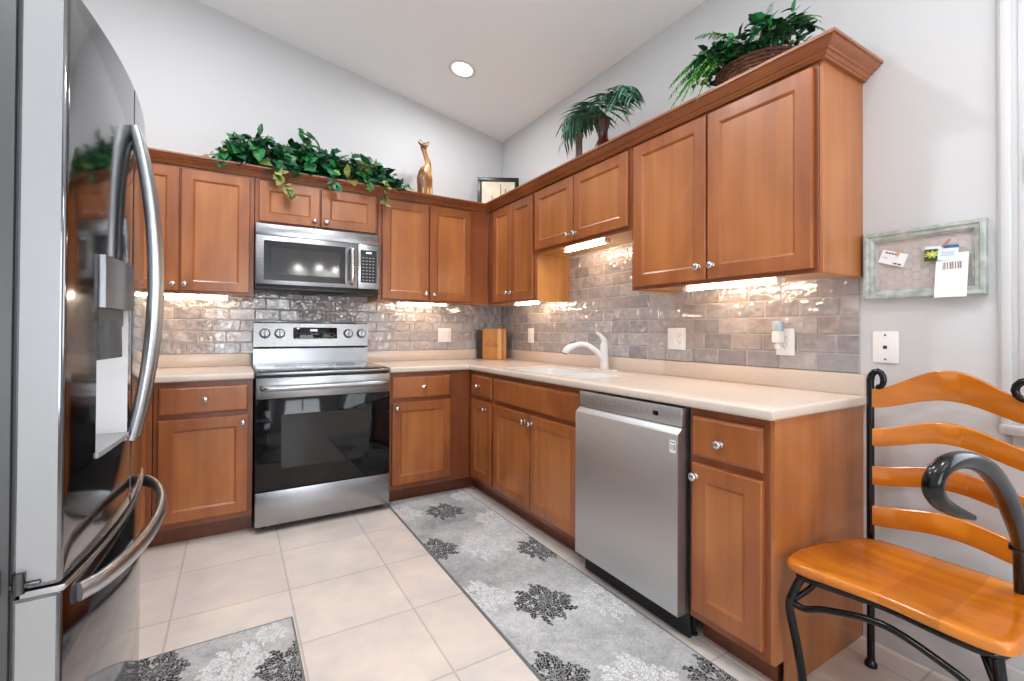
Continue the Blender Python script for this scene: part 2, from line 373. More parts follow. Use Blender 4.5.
def cabinet(name, label, group, loc, rz, wd, z0, z1, depth, fronts, base=False, end=False, left_end=False, cat='cabinet', open_top=False, tx0=None, tx1=None):
    """fronts: (kind, x0, x1, z0, z1, knob x, knob z) in the cabinet's own frame; it faces local -y"""
    t = thing(name, label, cat, (loc[0], loc[1], 0), rz, group)
    g = .0008; bm = new()
    fz = .02
    if base:
        if open_top:
            box(bm, g, wd-g, -depth+fz, -g, z0, .70)
            for a, b in ((g, .017), (wd-.017, wd-g)): box(bm, a, b, -depth+fz, -g, .70, z1)
        else: box(bm, g, wd-g, -depth+fz, -g, z0, z1)
        obj('carcass', bm, M['wood'], t)
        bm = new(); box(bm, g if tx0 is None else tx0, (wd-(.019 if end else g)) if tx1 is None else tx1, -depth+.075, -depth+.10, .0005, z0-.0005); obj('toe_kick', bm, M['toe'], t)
    else:
        box(bm, g, wd-g, -depth+fz, -g, z0+.010, z1); box(bm, g, .018, -depth+fz, -g, z0, z0+.010); box(bm, wd-.018, wd-g, -depth+fz, -g, z0, z0+.010)
        obj('carcass', bm, M['maple_lit'], t)
    bm = new(); box(bm, g, wd-g, -depth, -depth+fz-.0003, z0, z1, .0012, 1); obj('face_frame', bm, M['frame_wood'], t)
    if end:
        bm = new()
        if base: prism(bm, [(-depth+.002, .1), (-depth+.076, .1), (-depth+.076, .0005), (-g, .0005), (-g, z1), (-depth+.002, z1)], 'x', wd, wd+.012)
        else: box(bm, wd, wd+.012, -depth+.002, -g, z0, z1, .001, 1)
        obj('end_panel', bm, M['veneer'], t)
    for kd, x0, x1, a, b, kx, kz in fronts:
        w_ = x1-x0
        bm = door_bm(w_, b-a, rail=(.056 if w_ > .2 else .042) if kd == 'door' else 0)
        d = obj(kd if kd != 'false' else 'false_drawer_front', bm, M['wood'], t, 20)
        d.data.materials.append(M['veneer'] if kd == 'door' else M['wood'])
        d.location = (x0, -depth-.0005, a)
        if kx is not None: knob(d, kx-x0, kz-a, -.0195)
    return t
DB, DT = .135, .678      # base door bottom / top
DRB, DRT = .705, .850
BG, UG = 'wooden base cabinets', 'wooden wall cabinets'
def base(label, loc, rz, wd, fr, **k): return cabinet('base_cabinet', label, BG, loc, rz, wd, .10, .878, .61, fr, base=True, **k)
def upper(label, loc, rz, wd, fr, z0=1.372, **k): return cabinet('wall_cabinet', label, UG, loc, rz, wd, z0, 2.146, .305, fr, **k)
def D(x0, x1, kx, kz=.632, a=DB, b=DT): return ('door', x0, x1, a, b, kx, kz)
def W(x0, x1, kx, kz, drawer='drawer'): return (drawer, x0, x1, DRB, DRT, kx, kz)
# back wall, world x - loc x
o = -2.44; base('brown base cabinet with one drawer and door between the range and the refrigerator', (o, 0), 0, .455, [W(-2.416-o, -2.009-o, -2.213-o, .782), D(-2.416-o, -2.009-o, -2.036-o, .640)])
o = -2.92; base('brown base cabinet mostly hidden behind the refrigerator handle, left of the drawer cabinet', (o, 0), 0, .478, [W(.025, .455, .24, .782), D(.025, .455, .43, .64)])
o = -1.203; base('brown base cabinet right of the range with one drawer over one door', (o, 0), 0, .592, [W(-1.186-o, -.77-o, -.976-o, .778), D(-1.186-o, -.77-o, -1.157-o, .645)], tx1=.666)
o = -2.748; upper('tall brown wall cabinet left of the microwave, partly behind the refrigerator handle', (o, 0), 0, .770, [D(.022, -2.363-o, -2.392-o, 1.425, 1.388, 2.108), D(-2.353-o, -2.004-o, -2.333-o, 1.427, 1.388, 2.108)])
o = -1.976; upper('short brown wall cabinet with two small doors over the microwave', (o, 0), 0, .771, [D(-1.953-o, -1.596-o, -1.627-o, 1.885, 1.848, 2.108), D(-1.586-o, -1.222-o, -1.553-o, 1.885, 1.848, 2.108)], z0=1.825)
o = -1.203; upper('tall two door brown wall cabinet between the microwave and the corner', (o, 0), 0, .897, [D(-1.176-o, -.825-o, -.849-o, 1.435, 1.388, 2.108), D(-.814-o, -.470-o, -.786-o, 1.435, 1.388, 2.108)])
# right wall: local x = -(world y) - start
RZ = -pi/2
s = .612; base('narrow brown base cabinet in the inner corner beside the sink cabinet', (0, -s), RZ, .363, [W(.668-s, .958-s, .785-s, .777), D(.668-s, .958-s, .885-s, .632)], tx0=-.1015)
s = .976; base('wide brown sink base cabinet with two doors, left of the dishwasher', (0, -s), RZ, .900, [W(.993-s, 1.857-s, None, None, 'false'), D(.993-s, 1.419-s, 1.372-s, .632), D(1.428-s, 1.857-s, 1.444-s, .632)], open_top=True)
s = 2.496; base('narrow brown base cabinet at the end of the run beside the black iron chair', (0, -s), RZ, .302, [W(2.518-s, 2.780-s, 2.635-s, .768), D(2.518-s, 2.780-s, 2.536-s, .632)], end=True)
s = .3055; upper('narrow two door brown wall cabinet in the corner above the cutting board', (0, -s), RZ, .6895, [D(.42-s, .692-s, .658-s, 1.447, 1.388, 2.108), D(.700-s, .980-s, .722-s, 1.447, 1.388, 2.108)])
s = .9955; upper('short raised brown wall cabinet above the sink and faucet', (0, -s), RZ, .903, [D(1.014-s, 1.424-s, 1.388-s, 1.752, 1.712, 2.108), D(1.433-s, 1.880-s, 1.455-s, 1.752, 1.712, 2.108)], z0=1.692)
s = 1.899; upper('large two door brown wall cabinet at the end of the right wall, under the fern', (0, -s), RZ, .899, [D(1.924-s, 2.350-s, 2.318-s, 1.446, 1.388, 2.108), D(2.359-s, 2.782-s, 2.386-s, 1.446, 1.388, 2.108)], end=True)
# crown moulding
prof = [(.0005, 2.124), (.012, 2.124), (.015, 2.131), (.018, 2.132), (.024, 2.142), (.030, 2.144), (.033, 2.150), (.047, 2.157), (.056, 2.166), (.0575, 2.169), (.066, 2.170), (.066, 2.180), (.0005, 2.180)]
path = [(-2.748, -.3055, 0, -1), (-.3055, -.3055, -1, -1), (-.3055, -2.811, -1, -1), (-.001, -2.811, 0, -1)]
bm = new(); rings = [[bm.verts.new((px+d*dx, py+d*dy, z)) for d, z in prof] for px, py, dx, dy in path]
for a, b in zip(rings, rings[1:]):
    n = len(prof)
    for k in range(n): bm.faces.new((a[k], a[(k+1) % n], b[(k+1) % n], b[k]))
bm.faces.new(rings[0]); bm.faces.new(rings[-1][::-1])
struct('trim_1', bm, M['crown'])

# under cabinet lights
def ucl(label, loc, rz, ln, z, power):
    t = thing('under_cabinet_light', label, 'light', (loc[0], loc[1], z), rz, 'slim lights under the wall cabinets')
    for sx in (-1, 1):
        bm = new(); box(bm, sx*ln/2-.012, sx*ln/2+.012, -.016, .016, -.022, 0, .003); obj('end_bracket', bm, M['plate'], t)
    tm = mat('led_tube', (255, 240, 215), .5, emit=(1, .84, .62), estr=power/(pi*pi*.014*ln))
    bm = new(); tube(bm, [(-ln/2+.0125, 0, -.014), (ln/2-.0125, 0, -.014)], .007, 12); obj('tube', bm, tm, t, 60)
ucl('warm glowing strip light under the wall cabinet left of the microwave', (-2.36, -.17), 0, .5, 1.3815, 2.6)
ucl('warm glowing strip light under the wall cabinet right of the microwave', (-.82, -.17), 0, .42, 1.3815, 2.4)
ucl('warm glowing strip light under the narrow corner wall cabinet', (-.17, -.70), RZ, .36, 1.3815, 2.6)
ucl('warm glowing strip light under the short cabinet above the sink', (-.20, -1.40), RZ, .40, 1.7015, 3.4)
ucl('warm glowing strip light under the large wall cabinet at the end of the run', (-.17, -2.36), RZ, .46, 1.3815, 2.8)

# ------------------------------------------------------------------ countertops
CZ0, CZ1, CDP = .8795, .917, .643
def slab(rects_x, rects_y, inside, front):
    """grid slab; inside(i,j) keeps a cell; front(x,y) marks edges that get the rounded nose"""
    bm = new(); vs = {}
    def v(i, j):
        if (i, j) not in vs: vs[(i, j)] = bm.verts.new((rects_x[i], rects_y[j], CZ1))
        return vs[(i, j)]
    for i in range(len(rects_x)-1):
        for j in range(len(rects_y)-1):
            if inside(i, j): bm.faces.new((v(i, j), v(i+1, j), v(i+1, j+1), v(i, j+1)))
    r = bmesh.ops.extrude_face_region(bm, geom=list(bm.faces))
    dn = [g for g in r['geom'] if isinstance(g, bmesh.types.BMVert)]
    bmesh.ops.translate(bm, verts=dn, vec=(0, 0, CZ0-CZ1))
    bmesh.ops.recalc_face_normals(bm, faces=bm.faces); bm.edges.ensure_lookup_table()
    ed = []
    for e in bm.edges:
        if len(e.link_faces) == 2 and abs(e.link_faces[0].normal.dot(e.link_faces[1].normal)) < .1:
            mid = (e.verts[0].co+e.verts[1].co)/2
            if front(mid.x, mid.y): ed.append(e)
    bmesh.ops.bevel(bm, geom=ed, offset=.011, segments=4, profile=.5, affect='EDGES')
    return bm
t = thing('countertop', 'cream solid surface countertop left of the range', 'countertop', (-2.4, -.3, CZ0))
ml = Matrix.Translation((2.4, .3, -CZ0))
bm = slab([-2.92, -1.981], [-CDP, -.001], lambda i, j: True, lambda x, y: y < -.5); bm.transform(ml); obj('worktop', bm, M['counter'], t)
bm = new(); box(bm, -2.92, -1.981, -.02, -.001, CZ1+.0003, .998, .003); bm.transform(ml); obj('back_lip', bm, M['counter'], t)
SX0, SX1, SY0, SY1, SYM = -.555, -.155, -1.80, -1.0, -1.44
CE = -2.824
t = thing('countertop', 'long cream L-shaped countertop running through the corner and past the sink', 'countertop', (-.3, -1.4, CZ0))
ml = Matrix.Translation((.3, 1.4, -CZ0))
X = [-1.206, -CDP, SX0, SX1, -.001]; Y = [CE, SY0, SY1, -CDP, -.001]
bm = slab(X, Y, lambda i, j: (j == 3 or i >= 1) and not (i == 2 and j == 1), lambda x, y: (y < -.62 and x < -.62) or y < -2.8 or (abs(y+CDP) < .01 and x < -.62) or (SX0-.01 < x < SX1+.01 and SY0-.01 < y < SY1+.01))
bm.transform(ml); obj('worktop', bm, M['counter'], t)
bm = new(); box(bm, -1.206, -.0205, -.02, -.001, CZ1+.0003, .998, .003); box(bm, -.02, -.001, CE+.003, -.001, CZ1+.0003, .998, .003); bm.transform(ml); obj('back_lip', bm, M['counter'], t)
bm = new(); e = .012
for (a, b) in ((SY0, SYM-.012), (SYM+.012, SY1)):
    top = CZ1-.012; bot = .74
    def rr(x0, x1, y0, y1, z, r, n=5):
        out = []
        for cx_, cy_, a0 in ((x1-r, y1-r, 0), (x0+r, y1-r, pi/2), (x0+r, y0+r, pi), (x1-r, y0+r, 1.5*pi)):
            for k in range(n): out.append((cx_+r*cos(a0+k/(n-1)*pi/2), cy_+r*sin(a0+k/(n-1)*pi/2), z))
        return out
    L_ = [rr(SX0-.02, SX1+.02, a-.012, b+.012, top, .06), rr(SX0+.004, SX1-.004, a+.004, b-.004, top-.003, .05), rr(SX0+.012, SX1-.012, a+.012, b-.012, bot+.03, .05), rr(SX0+.035, SX1-.035, a+.035, b-.035, bot, .045)]
    L_ = [[bm.verts.new(p) for p in q] for q in L_]
    for p, q in zip(L_, L_[1:]):
        n = len(p)
        for k in range(n): bm.faces.new((p[k], p[(k+1) % n], q[(k+1) % n], q[k]))
    bm.faces.new(L_[-1])
bm.transform(ml); sk = obj('sink_basin', bm, M['sink'], t, label='white double bowl sink basin')
for yc in ((SY0+SYM)/2, (SYM+SY1)/2):
    bm = new(); lathe(bm, [(.03, 0), (.043, .001), (.045, .004), (.04, .004), (.012, .002)], Matrix.Translation((-.33+.3, yc+1.4, .741-CZ0)), 20); obj('drain', bm, M['chrome'], sk)
# faucet
FX, FY = -.085, -1.45
t = thing('faucet', 'white single lever pull-out kitchen faucet behind the sink', 'faucet', (FX, FY, CZ1))
bm = new()
pl = [bm.verts.new((.028*cos(a)*(.9), .11*sin(a), 0)) for a in [2*pi*k/28 for k in range(28)]]
r_ = bmesh.ops.extrude_face_region(bm, geom=[bm.faces.new(pl)]); bmesh.ops.translate(bm, verts=[g for g in r_['geom'] if isinstance(g, bmesh.types.BMVert)], vec=(0, 0, .007))
obj('deck_plate', bm, M['sink'], t)
bm = new(); lathe(bm, [(.029, .0072), (.028, .03), (.025, .08), (.026, .12), (.027, .15), (.024, .168), (.012, .18)], seg=22); obj('body', bm, M['sink'], t)
bm = new(); tube(bm, [(0, 0, .06), (-.04, .025, .115), (-.09, .058, .155), (-.135, .088, .16), (-.175, .113, .142)], [.018, .0175, .0165, .0165, .018], 14, smooth=6); sp = obj('spout', bm, M['sink'], t)
bm = new(); tube(bm, [(-.160, .104, .151), (-.185, .12, .138), (-.202, .131, .118), (-.207, .134, .105)], [.0185, .022, .0225, .02], 14, smooth=4); hd = obj('spray_head', bm, M['sink'], t)
bm = new(); tube(bm, [(-.207, .134, .106), (-.2085, .135, .099)], .0165, 12); obj('nozzle', bm, M['darkgrey'], hd)
bm = new(); obox(bm, Matrix.Translation((-.165, .108, .1735)) @ Matrix.Rotation(R(-33), 4, 'Z') @ Matrix.Rotation(R(-20), 4, 'Y'), .04, .014, .006, .002); obj('button', bm, M['darkgrey'], hd)
bm = new(); tube(bm, [(0, 0, .172), (-.006, .006, .195), (-.022, .018, .220), (-.042, .032, .235)], [.021, .017, .011, .009], 12, smooth=5); obj('lever', bm, M['sink'], t)
# cutting boards in the corner
ang = math.atan2(-.86, -.5)   # faces the camera
def board(label, x, y, wd, ht, th, rz, mt, mark=False):
    t = thing('cutting_board', label, 'cutting board', (x, y, CZ1+.001), rz)
    bm = new(); box(bm, -wd/2, wd/2, -th/2, th/2, 0, ht, .006, 3); b = obj('board', bm, mt, t)
    if mark:
        bm = new()
        tube(bm, [(-.052, 0, .10), (-.03, 0, .125), (-.012, 0, .15), (.002, 0, .118), (.014, 0, .14), (.03, 0, .108), (.052, 0, .10)], .0022, 6)
        tube(bm, [(-.062, 0, .094), (0, 0, .088), (.062, 0, .093)], .002, 6)
        for i in range(5): tube(bm, [(-.03+.013*i, 0, .098), (-.022+.013*i, 0, .118)], .0016, 5)
        bm.transform(Matrix.Translation((-.022, -th/2-.0004, .02)) @ Matrix.Diagonal((1, .25, 1, 1)))
        obj('burned_mark', bm, M['slot'], b, label='dark burned peak-like mark')
def stripe_mat():
    mt = wood('acacia_stripes', (216, 160, 88), (230, 178, 108), (238, 192, 126), (40, 40, 2), .35, .2)
    n = mt.node_tree.nodes; L = mt.node_tree.links; b = n['Principled BSDF']
    old = b.inputs['Base Color'].links[0].from_socket
    tc = n.new('ShaderNodeTexCoord'); sp_ = n.new('ShaderNodeSeparateXYZ'); mr = n.new('ShaderNodeMapRange')
    mr.inputs[1].default_value = -.115; mr.inputs[2].default_value = .115
    rp = n.new('ShaderNodeValToRGB'); rp.color_ramp.interpolation = 'CONSTANT'
    E_ = rp.color_ramp.elements; E_[0].position = 0; E_[0].color = (.62, .48, .30, 1); E_[1].position = .30; E_[1].color = (.70, .55, .36, 1)
    for p, c in ((.48, (.60, .44, .26, 1)), (.62, (1, 1, 1, 1)), (.76, (.5, .34, .2, 1)), (.84, (.68, .5, .3, 1))):
        q = E_.new(p); q.color = c
    mx = n.new('ShaderNodeMix'); mx.data_type = 'RGBA'; mx.blend_type = 'MULTIPLY'; mx.inputs['Factor'].default_value = 1
    L.new(tc.outputs['Object'], sp_.inputs[0]); L.new(sp_.outputs[0], mr.inputs[0]); L.new(mr.outputs[0], rp.inputs[0])
    L.new(old, mx.inputs['A']); L.new(rp.outputs[0], mx.inputs['B']); L.new(mx.outputs['Result'], b.inputs['Base Color'])
    return mt
RB = R(-42)
board('striped honey-toned wooden cutting board standing upright in the counter corner', -.165, -.165, .205, .262, .035, R(-33), stripe_mat(), True)
M['darkwood'] = wood('dark_walnut', (52, 38, 30), (64, 47, 38), (78, 58, 46))
board('dark wooden cutting board edge showing behind the striped board', -.195, -.108, .20, .25, .02, R(-33), M['darkwood'])

# ------------------------------------------------------------------ electric range
RX0, RX1 = -1.9755, -1.2125; RC = (RX0+RX1)/2; HW = (RX1-RX0)/2-.001
t = thing('range', 'freestanding stainless electric range with black glass oven door', 'stove', (RC, 0, 0))
bm = new(); box(bm, -HW, HW, -.622, -.03, .03, .895, .002); obj('body', bm, M['darkgrey'], t)
for sx in (-1, 1):
    for yy in (-.56, -.1):
        bm = new(); lathe(bm, [(.02, .0005), (.02, .015), (.012, .016), (.012, .031)], Matrix.Translation((sx*(HW-.05), yy, 0)), 12); obj('foot', bm, M['black'], t)
bm = new(); box(bm, -HW, HW, -.655, -.085, .896, .914, .004); ct = obj('cooktop_trim', bm, M['steel'], t)
bm = new(); box(bm, -HW+.012, HW-.012, -.64, -.092, .9145, .920, .003); cg = obj('cooktop_glass', bm, M['cookglass'], t)
M['ringmark'] = mat('burner_mark', (120, 121, 123), .3)
for x, y, r in ((-.19, -.48, .105), (.19, -.48, .115), (-.19, -.23, .075), (.19, -.23, .075)):
    bm = new(); lathe(bm, [(r-.002, 0), (r-.002, .0006), (r, .0006), (r, 0)], Matrix.Translation((x, y, .9202)), 40, cap=False); obj('burner_ring', bm, M['ringmark'], cg)
# backguard (slightly leaning back)
bm = new(); prism(bm, [(-.03, .9), (-.083, .9), (-.083, 1.03), (-.096, 1.045), (-.074, 1.205), (-.066, 1.212), (-.03, 1.212)], 'x', -HW+.004, HW-.004); bgd = obj('backguard', bm, M['steel'], t)
bm = new()
for i in range(17):
    if i in (4, 5, 9, 10): continue
    bm = new(); box(bm, -HW+.03+i*.0425, -HW+.055+i*.0425, -.092, -.0835, 1.029, 1.037); obj('vent_slot', bm, M['black'], bgd)
tl = math.atan2(.022, .16)
def bgpt(x, s): return Matrix.Translation((x, -.096+.022*s, 1.045+.16*s)) @ Matrix.Rotation(-tl, 4, 'X')
bm = new(); obox(bm, bgpt(.012, .58), .292, .006, .080, .002); dp = obj('display_panel', bm, M['blackglass'], bgd)
M['digits'] = mat('display_light', (220, 230, 235), .5, emit=(.85, .93, 1), estr=1.2)
bm = new()
for i in range(4): obox(bm, bgpt(-.018+.012*i, .70) @ Matrix.Translation((0, -.0032, 0)), .008, .001, .013)
obj('display_digits', bm, M['digits'], dp)
M['print'] = mat('printed_mark', (150, 150, 152), .5)
for j in range(2):
    bm = new()
    for i in range(11): obox(bm, bgpt(-.11+.024*i, .36+.2*j) @ Matrix.Translation((0, -.0032, 0)), .010, .0006, .003)
    obj('panel_markings', bm, M['print'], dp)
for x in (-.309, -.218, .236, .330):
    bm = new(); mt_ = bgpt(x, .56) @ Matrix.Rotation(pi/2, 4, 'X')
    lathe(bm, [(.030, 0), (.030, .003), (.0275, .004), (.0265, .022), (.024, .026), (.002, .0265)], mt_, 28)
    obox(bm, bgpt(x, .56) @ Matrix.Translation((0, -.028, 0)), .009, .012, .046, .003); k = obj('burner_knob', bm, M['steel'], t, 40)
    bm = new(); lathe(bm, [(.0345, -.0005), (.0345, .001), (.031, .001)], mt_, 28); obj('knob_dial', bm, M['darkgrey'], k)
# oven door
bm = new(); box(bm, -HW, HW, -.668, -.624, .765, .884, .004); od = obj('oven_door', bm, M['steel'], t)
bm = new(); box(bm, -HW, HW, -.666, -.624, .240, .7645, .003); og = obj('door_glass', bm, M['blackglass'], od)
M['ovenwin'] = mat('oven_window', (17, 17, 18), .05, 0, .5)
bm = new(); box(bm, -.25, .25, -.6668, -.6661, .36, .67, .0003, 1); obj('inner_window', bm, M['ovenwin'], og)
bm = new(); tube(bm, [(-HW+.03, -.668, .827), (-HW+.036, -.70, .827), (-HW+.07, -.712, .827), (-.15, -.718, .827), (.15, -.718, .827), (HW-.07, -.712, .827), (HW-.036, -.70, .827), (HW-.03, -.668, .827)], .0155, 12, .75, smooth=5); obj('handle', bm, M['steel'], od)
bm = new(); box(bm, -HW, HW, -.668, -.624, .042, .236, .004); obj('storage_drawer', bm, M['steel'], t)

# ------------------------------------------------------------------ over-the-range microwave
t = thing('microwave', 'stainless over-the-range microwave above the stove', 'microwave', (RC, 0, 1.425))
W2 = HW-.001
bm = new(); box(bm, -W2, W2, -.36, -.012, .0, .397, .003); obj('body', bm, M['darkgrey'], t)
bm = new(); box(bm, -W2, W2, -.40, -.361, .325, .396, .003); obj('vent_panel', bm, M['steel'], t)
bm = new(); box(bm, -W2, .232, -.402, -.361, .018, .3235, .004); md = obj('door', bm, M['steel'], t)
M['micframe'] = mat('microwave_window_frame', (40, 40, 42), .2, 0, .3)
M['micwin'] = mat('microwave_window', (70, 70, 71), .07, .3, .5)
bm = new(); box(bm, -W2+.045, .150, -.4035, -.4015, .045, .292, .001, 1); mf = obj('window_frame', bm, M['micframe'], md)
bm = new(); box(bm, -W2+.085, .112, -.4045, -.4031, .085, .250, .0005, 1); obj('window', bm, M['micwin'], mf)
bm = new(); tube(bm, [(.190, -.402, .05), (.190, -.428, .06), (.190, -.437, .09), (.190, -.440, .17), (.190, -.437, .25), (.190, -.428, .282), (.190, -.402, .292)], .0135, 12, smooth=5); obj('handle', bm, M['chrome'], md)
bm = new(); box(bm, .2335, W2, -.402, -.361, .018, .3235, .004); cp = obj('control_panel', bm, M['steel'], t)
bm = new(); box(bm, .250, W2-.022, -.4035, -.4015, .062, .285, .002, 1); kp = obj('keypad', bm, M['black'], cp)
bm = new()
for i in range(4):
    for j in range(8): box(bm, .262+.022*i, .274+.022*i, -.4042, -.4034, .075+.022*j, .081+.022*j)
obj('key_markings', bm, M['print'], kp)
bm = new(); box(bm, .286, .322, -.4044, -.4034, .262, .272); obj('display_digits', bm, M['digits'], kp)
bm = new(); box(bm, -W2, W2, -.395, -.05, -.014, -.0005, .003)
box(bm, -.12, .16, -.33, -.20, -.022, -.0135, .003); obj('underside_grille', bm, M['black'], t)

# ------------------------------------------------------------------ dishwasher (faces -x)
t = thing('dishwasher', 'stainless dishwasher built in under the counter beside the end cabinet', 'dishwasher', (0, -1.8815, 0), RZ)
DW = .609
bm = new(); box(bm, .003, DW-.002, -.60, -.02, .10, .872, .002); obj('tub', bm, M['black'], t)
bm = new(); box(bm, .006, DW-.006, -.645, -.601, .800, .872, .004); dc = obj('control_panel', bm, M['steel_dw'], t)
bm = new(); prism(bm, [(-.602, .100), (-.664, .100), (-.667, .104), (-.667, .772), (-.664, .777), (-.650, .788), (-.640, .798), (-.602, .798)], 'x', .006, DW-.006); dd = obj('door', bm, M['steel_dw'], t)
bm = new()
for i in range(13): box(bm, .10+.03*i, .106+.03*i, -.6457, -.6449, .834, .842)
obj('button_icons', bm, M['print'], dc)
bm = new(); box(bm, .465, .492, -.6458, -.6449, .828, .845); obj('display_window', bm, M['blackglass'], dc)
bm = new(); box(bm, .566, .594, -.6676, -.6669, .705, .752); stk = obj('sticker', bm, M['plate'], dd, label='small white square sticker with a number')
def text(body, size, parent, mtx, mt, name):
    cu = bpy.data.curves.new(name, 'FONT'); cu.body = body; cu.size = size; cu.align_x = 'CENTER'; cu.align_y = 'CENTER'; cu.extrude = .0003
    tmp = bpy.data.objects.new(name, cu); COL.objects.link(tmp)
    dg = bpy.context.evaluated_depsgraph_get(); me = bpy.data.meshes.new_from_object(tmp.evaluated_get(dg))
    bpy.data.objects.remove(tmp); me.transform(mtx); me.materials.clear(); me.materials.append(mt)
    o = bpy.data.objects.new(name, me); COL.objects.link(o); o.parent = parent; return o
text('10', .027, stk, Matrix.Translation((.580, -.6679, .724)) @ Matrix.Rotation(pi/2, 4, 'X'), M['black'], 'printed_number')
bm = new()
for i in range(3): box(bm, .570+.008*i, .575+.008*i, -.668, -.6675, .742, .746)
obj('printed_lines', bm, M['black'], stk)
bm = new(); box(bm, .004, DW-.004, -.602, -.587, .004, .098); obj('toe_panel', bm, M['black'], t)
for x in (.03, DW-.016):
    bm = new(); lathe(bm, [(.014, .0005), (.014, .008), (.008, .009), (.008, .0995)], Matrix.Translation((x, -.56, 0)), 12); obj('foot', bm, M['black'], t)

# ------------------------------------------------------------------ refrigerator (faces +x)
FY0, FY1 = -2.488, -1.652; FCY = (FY0+FY1)/2; FXE, BOW = -2.346, .034
t = thing('refrigerator', 'tall stainless french door refrigerator at the left edge', 'refrigerator', (-2.75, FCY, 0))
def fx(y, off=0):   # bowed front surface, y relative to the centre
    return FXE+BOW*(1-(y/((FY1-FY0)/2))**2)+2.75+off
HWF = (FY1-FY0)/2
bm = new(); box(bm, -.33, -2.415+2.75, -HWF+.004, HWF-.004, .03, 1.775, .004); obj('cabinet_body', bm, M['fr_body'], t)
for sx in (-.28, .25):
    for yy in (-HWF+.06, HWF-.06):
        bm = new(); lathe(bm, [(.022, .0005), (.022, .012), (.012, .013), (.012, .031)], Matrix.Translation((sx, yy, 0)), 12); obj('foot', bm, M['black'], t)
def bowed(y0, y1, z0, z1, hole=None, n=14, back=-2.408+2.75, r=.008):
    """bowed slab with rounded vertical edges; hole=(y0,y1,z0,z1,depth)"""
    ys = [y0, y0+.0015, y0+.004, y0+r]+[y0+r+(y1-y0-2*r)*k/n for k in range(1, n)]+[y1-r, y1-.004, y1-.0015, y1]
    off = {y0: -.006, y0+.0015: -.002, y0+.004: -.0003, y1: -.006, y1-.0015: -.002, y1-.004: -.0003}
    zs = [z0, z0+.004, z1-.004, z1]
    if hole:
        ys = sorted(ys+[hole[0], hole[1]]); zs = sorted(zs+[hole[2], hole[3]])
    bm = new(); V = {}
    def v(i, j):
        if (i, j) not in V:
            o_ = off.get(ys[i], 0)+(-.003 if j in (0, len(zs)-1) else 0)
            V[(i, j)] = bm.verts.new((fx(ys[i], o_), ys[i], zs[j]))
        return V[(i, j)]
    ny, nz = len(ys), len(zs)
    def ish(i, j): return hole and hole[0]-1e-6 <= ys[i] and ys[i+1] <= hole[1]+1e-6 and hole[2]-1e-6 <= zs[j] and zs[j+1] <= hole[3]+1e-6
    for i in range(ny-1):
        for j in range(nz-1):
            if not ish(i, j): bm.faces.new((v(i, j), v(i+1, j), v(i+1, j+1), v(i, j+1)))
    B = {}
    def bv(i, j):
        if (i, j) not in B: B[(i, j)] = bm.verts.new((back, ys[i], zs[j]))
        return B[(i, j)]
    for i in range(ny-1):
        bm.faces.new((v(i, 0), bv(i, 0), bv(i+1, 0), v(i+1, 0))); bm.faces.new((v(i, nz-1), v(i+1, nz-1), bv(i+1, nz-1), bv(i, nz-1)))
    for j in range(nz-1):
        bm.faces.new((v(0, j), v(0, j+1), bv(0, j+1), bv(0, j))); bm.faces.new((v(ny-1, j), bv(ny-1, j), bv(ny-1, j+1), v(ny-1, j+1)))
    return bm
ZD0, ZD1 = .697, 1.80
HOLE = (-2.352-FCY, -2.118-FCY, .885, 1.31)
def fridge_door(y0, y1, z0, z1, nm, hole=None):
    d = obj(nm, bowed(y0, y1, z0, z1, hole), M['steel_fr'], t, 40)
    bm = new(); a = -2.40+2.75
    box(bm, a-.005, fx(-HWF)-.007, y0-.0006, y0+.0004, z0+.006, z1-.006) if y0 < -HWF+.01 else box(bm, a-.005, fx(-HWF)-.014, y1-.0004, y1+.0006, z0+.006, z1-.006)
    obj('door_side', bm, M['fr_side'], d, label='light grey door side'); return d
dn = fridge_door(-HWF, -.0025, ZD0, ZD1, 'door', HOLE)
df = fridge_door(.0025, HWF, ZD0, ZD1, 'door')
dz = fridge_door(-HWF, HWF, .06, .680, 'freezer_drawer')
bmt = bowed(-HWF, HWF, .6805, .6915, n=14, back=-2.40+2.75)
for v_ in bmt.verts:
    if v_.co.x > -2.39+2.75: v_.co.x += .006
obj('trim_strip', bmt, M['handle'], dz, 40, label='brushed strip along the top of the freezer drawer')
bm = new(); box(bm, -2.4145+2.75, -2.4082+2.75, -HWF+.01, HWF-.01, .065, 1.77); obj('door_gasket', bm, M['darkgrey'], t)
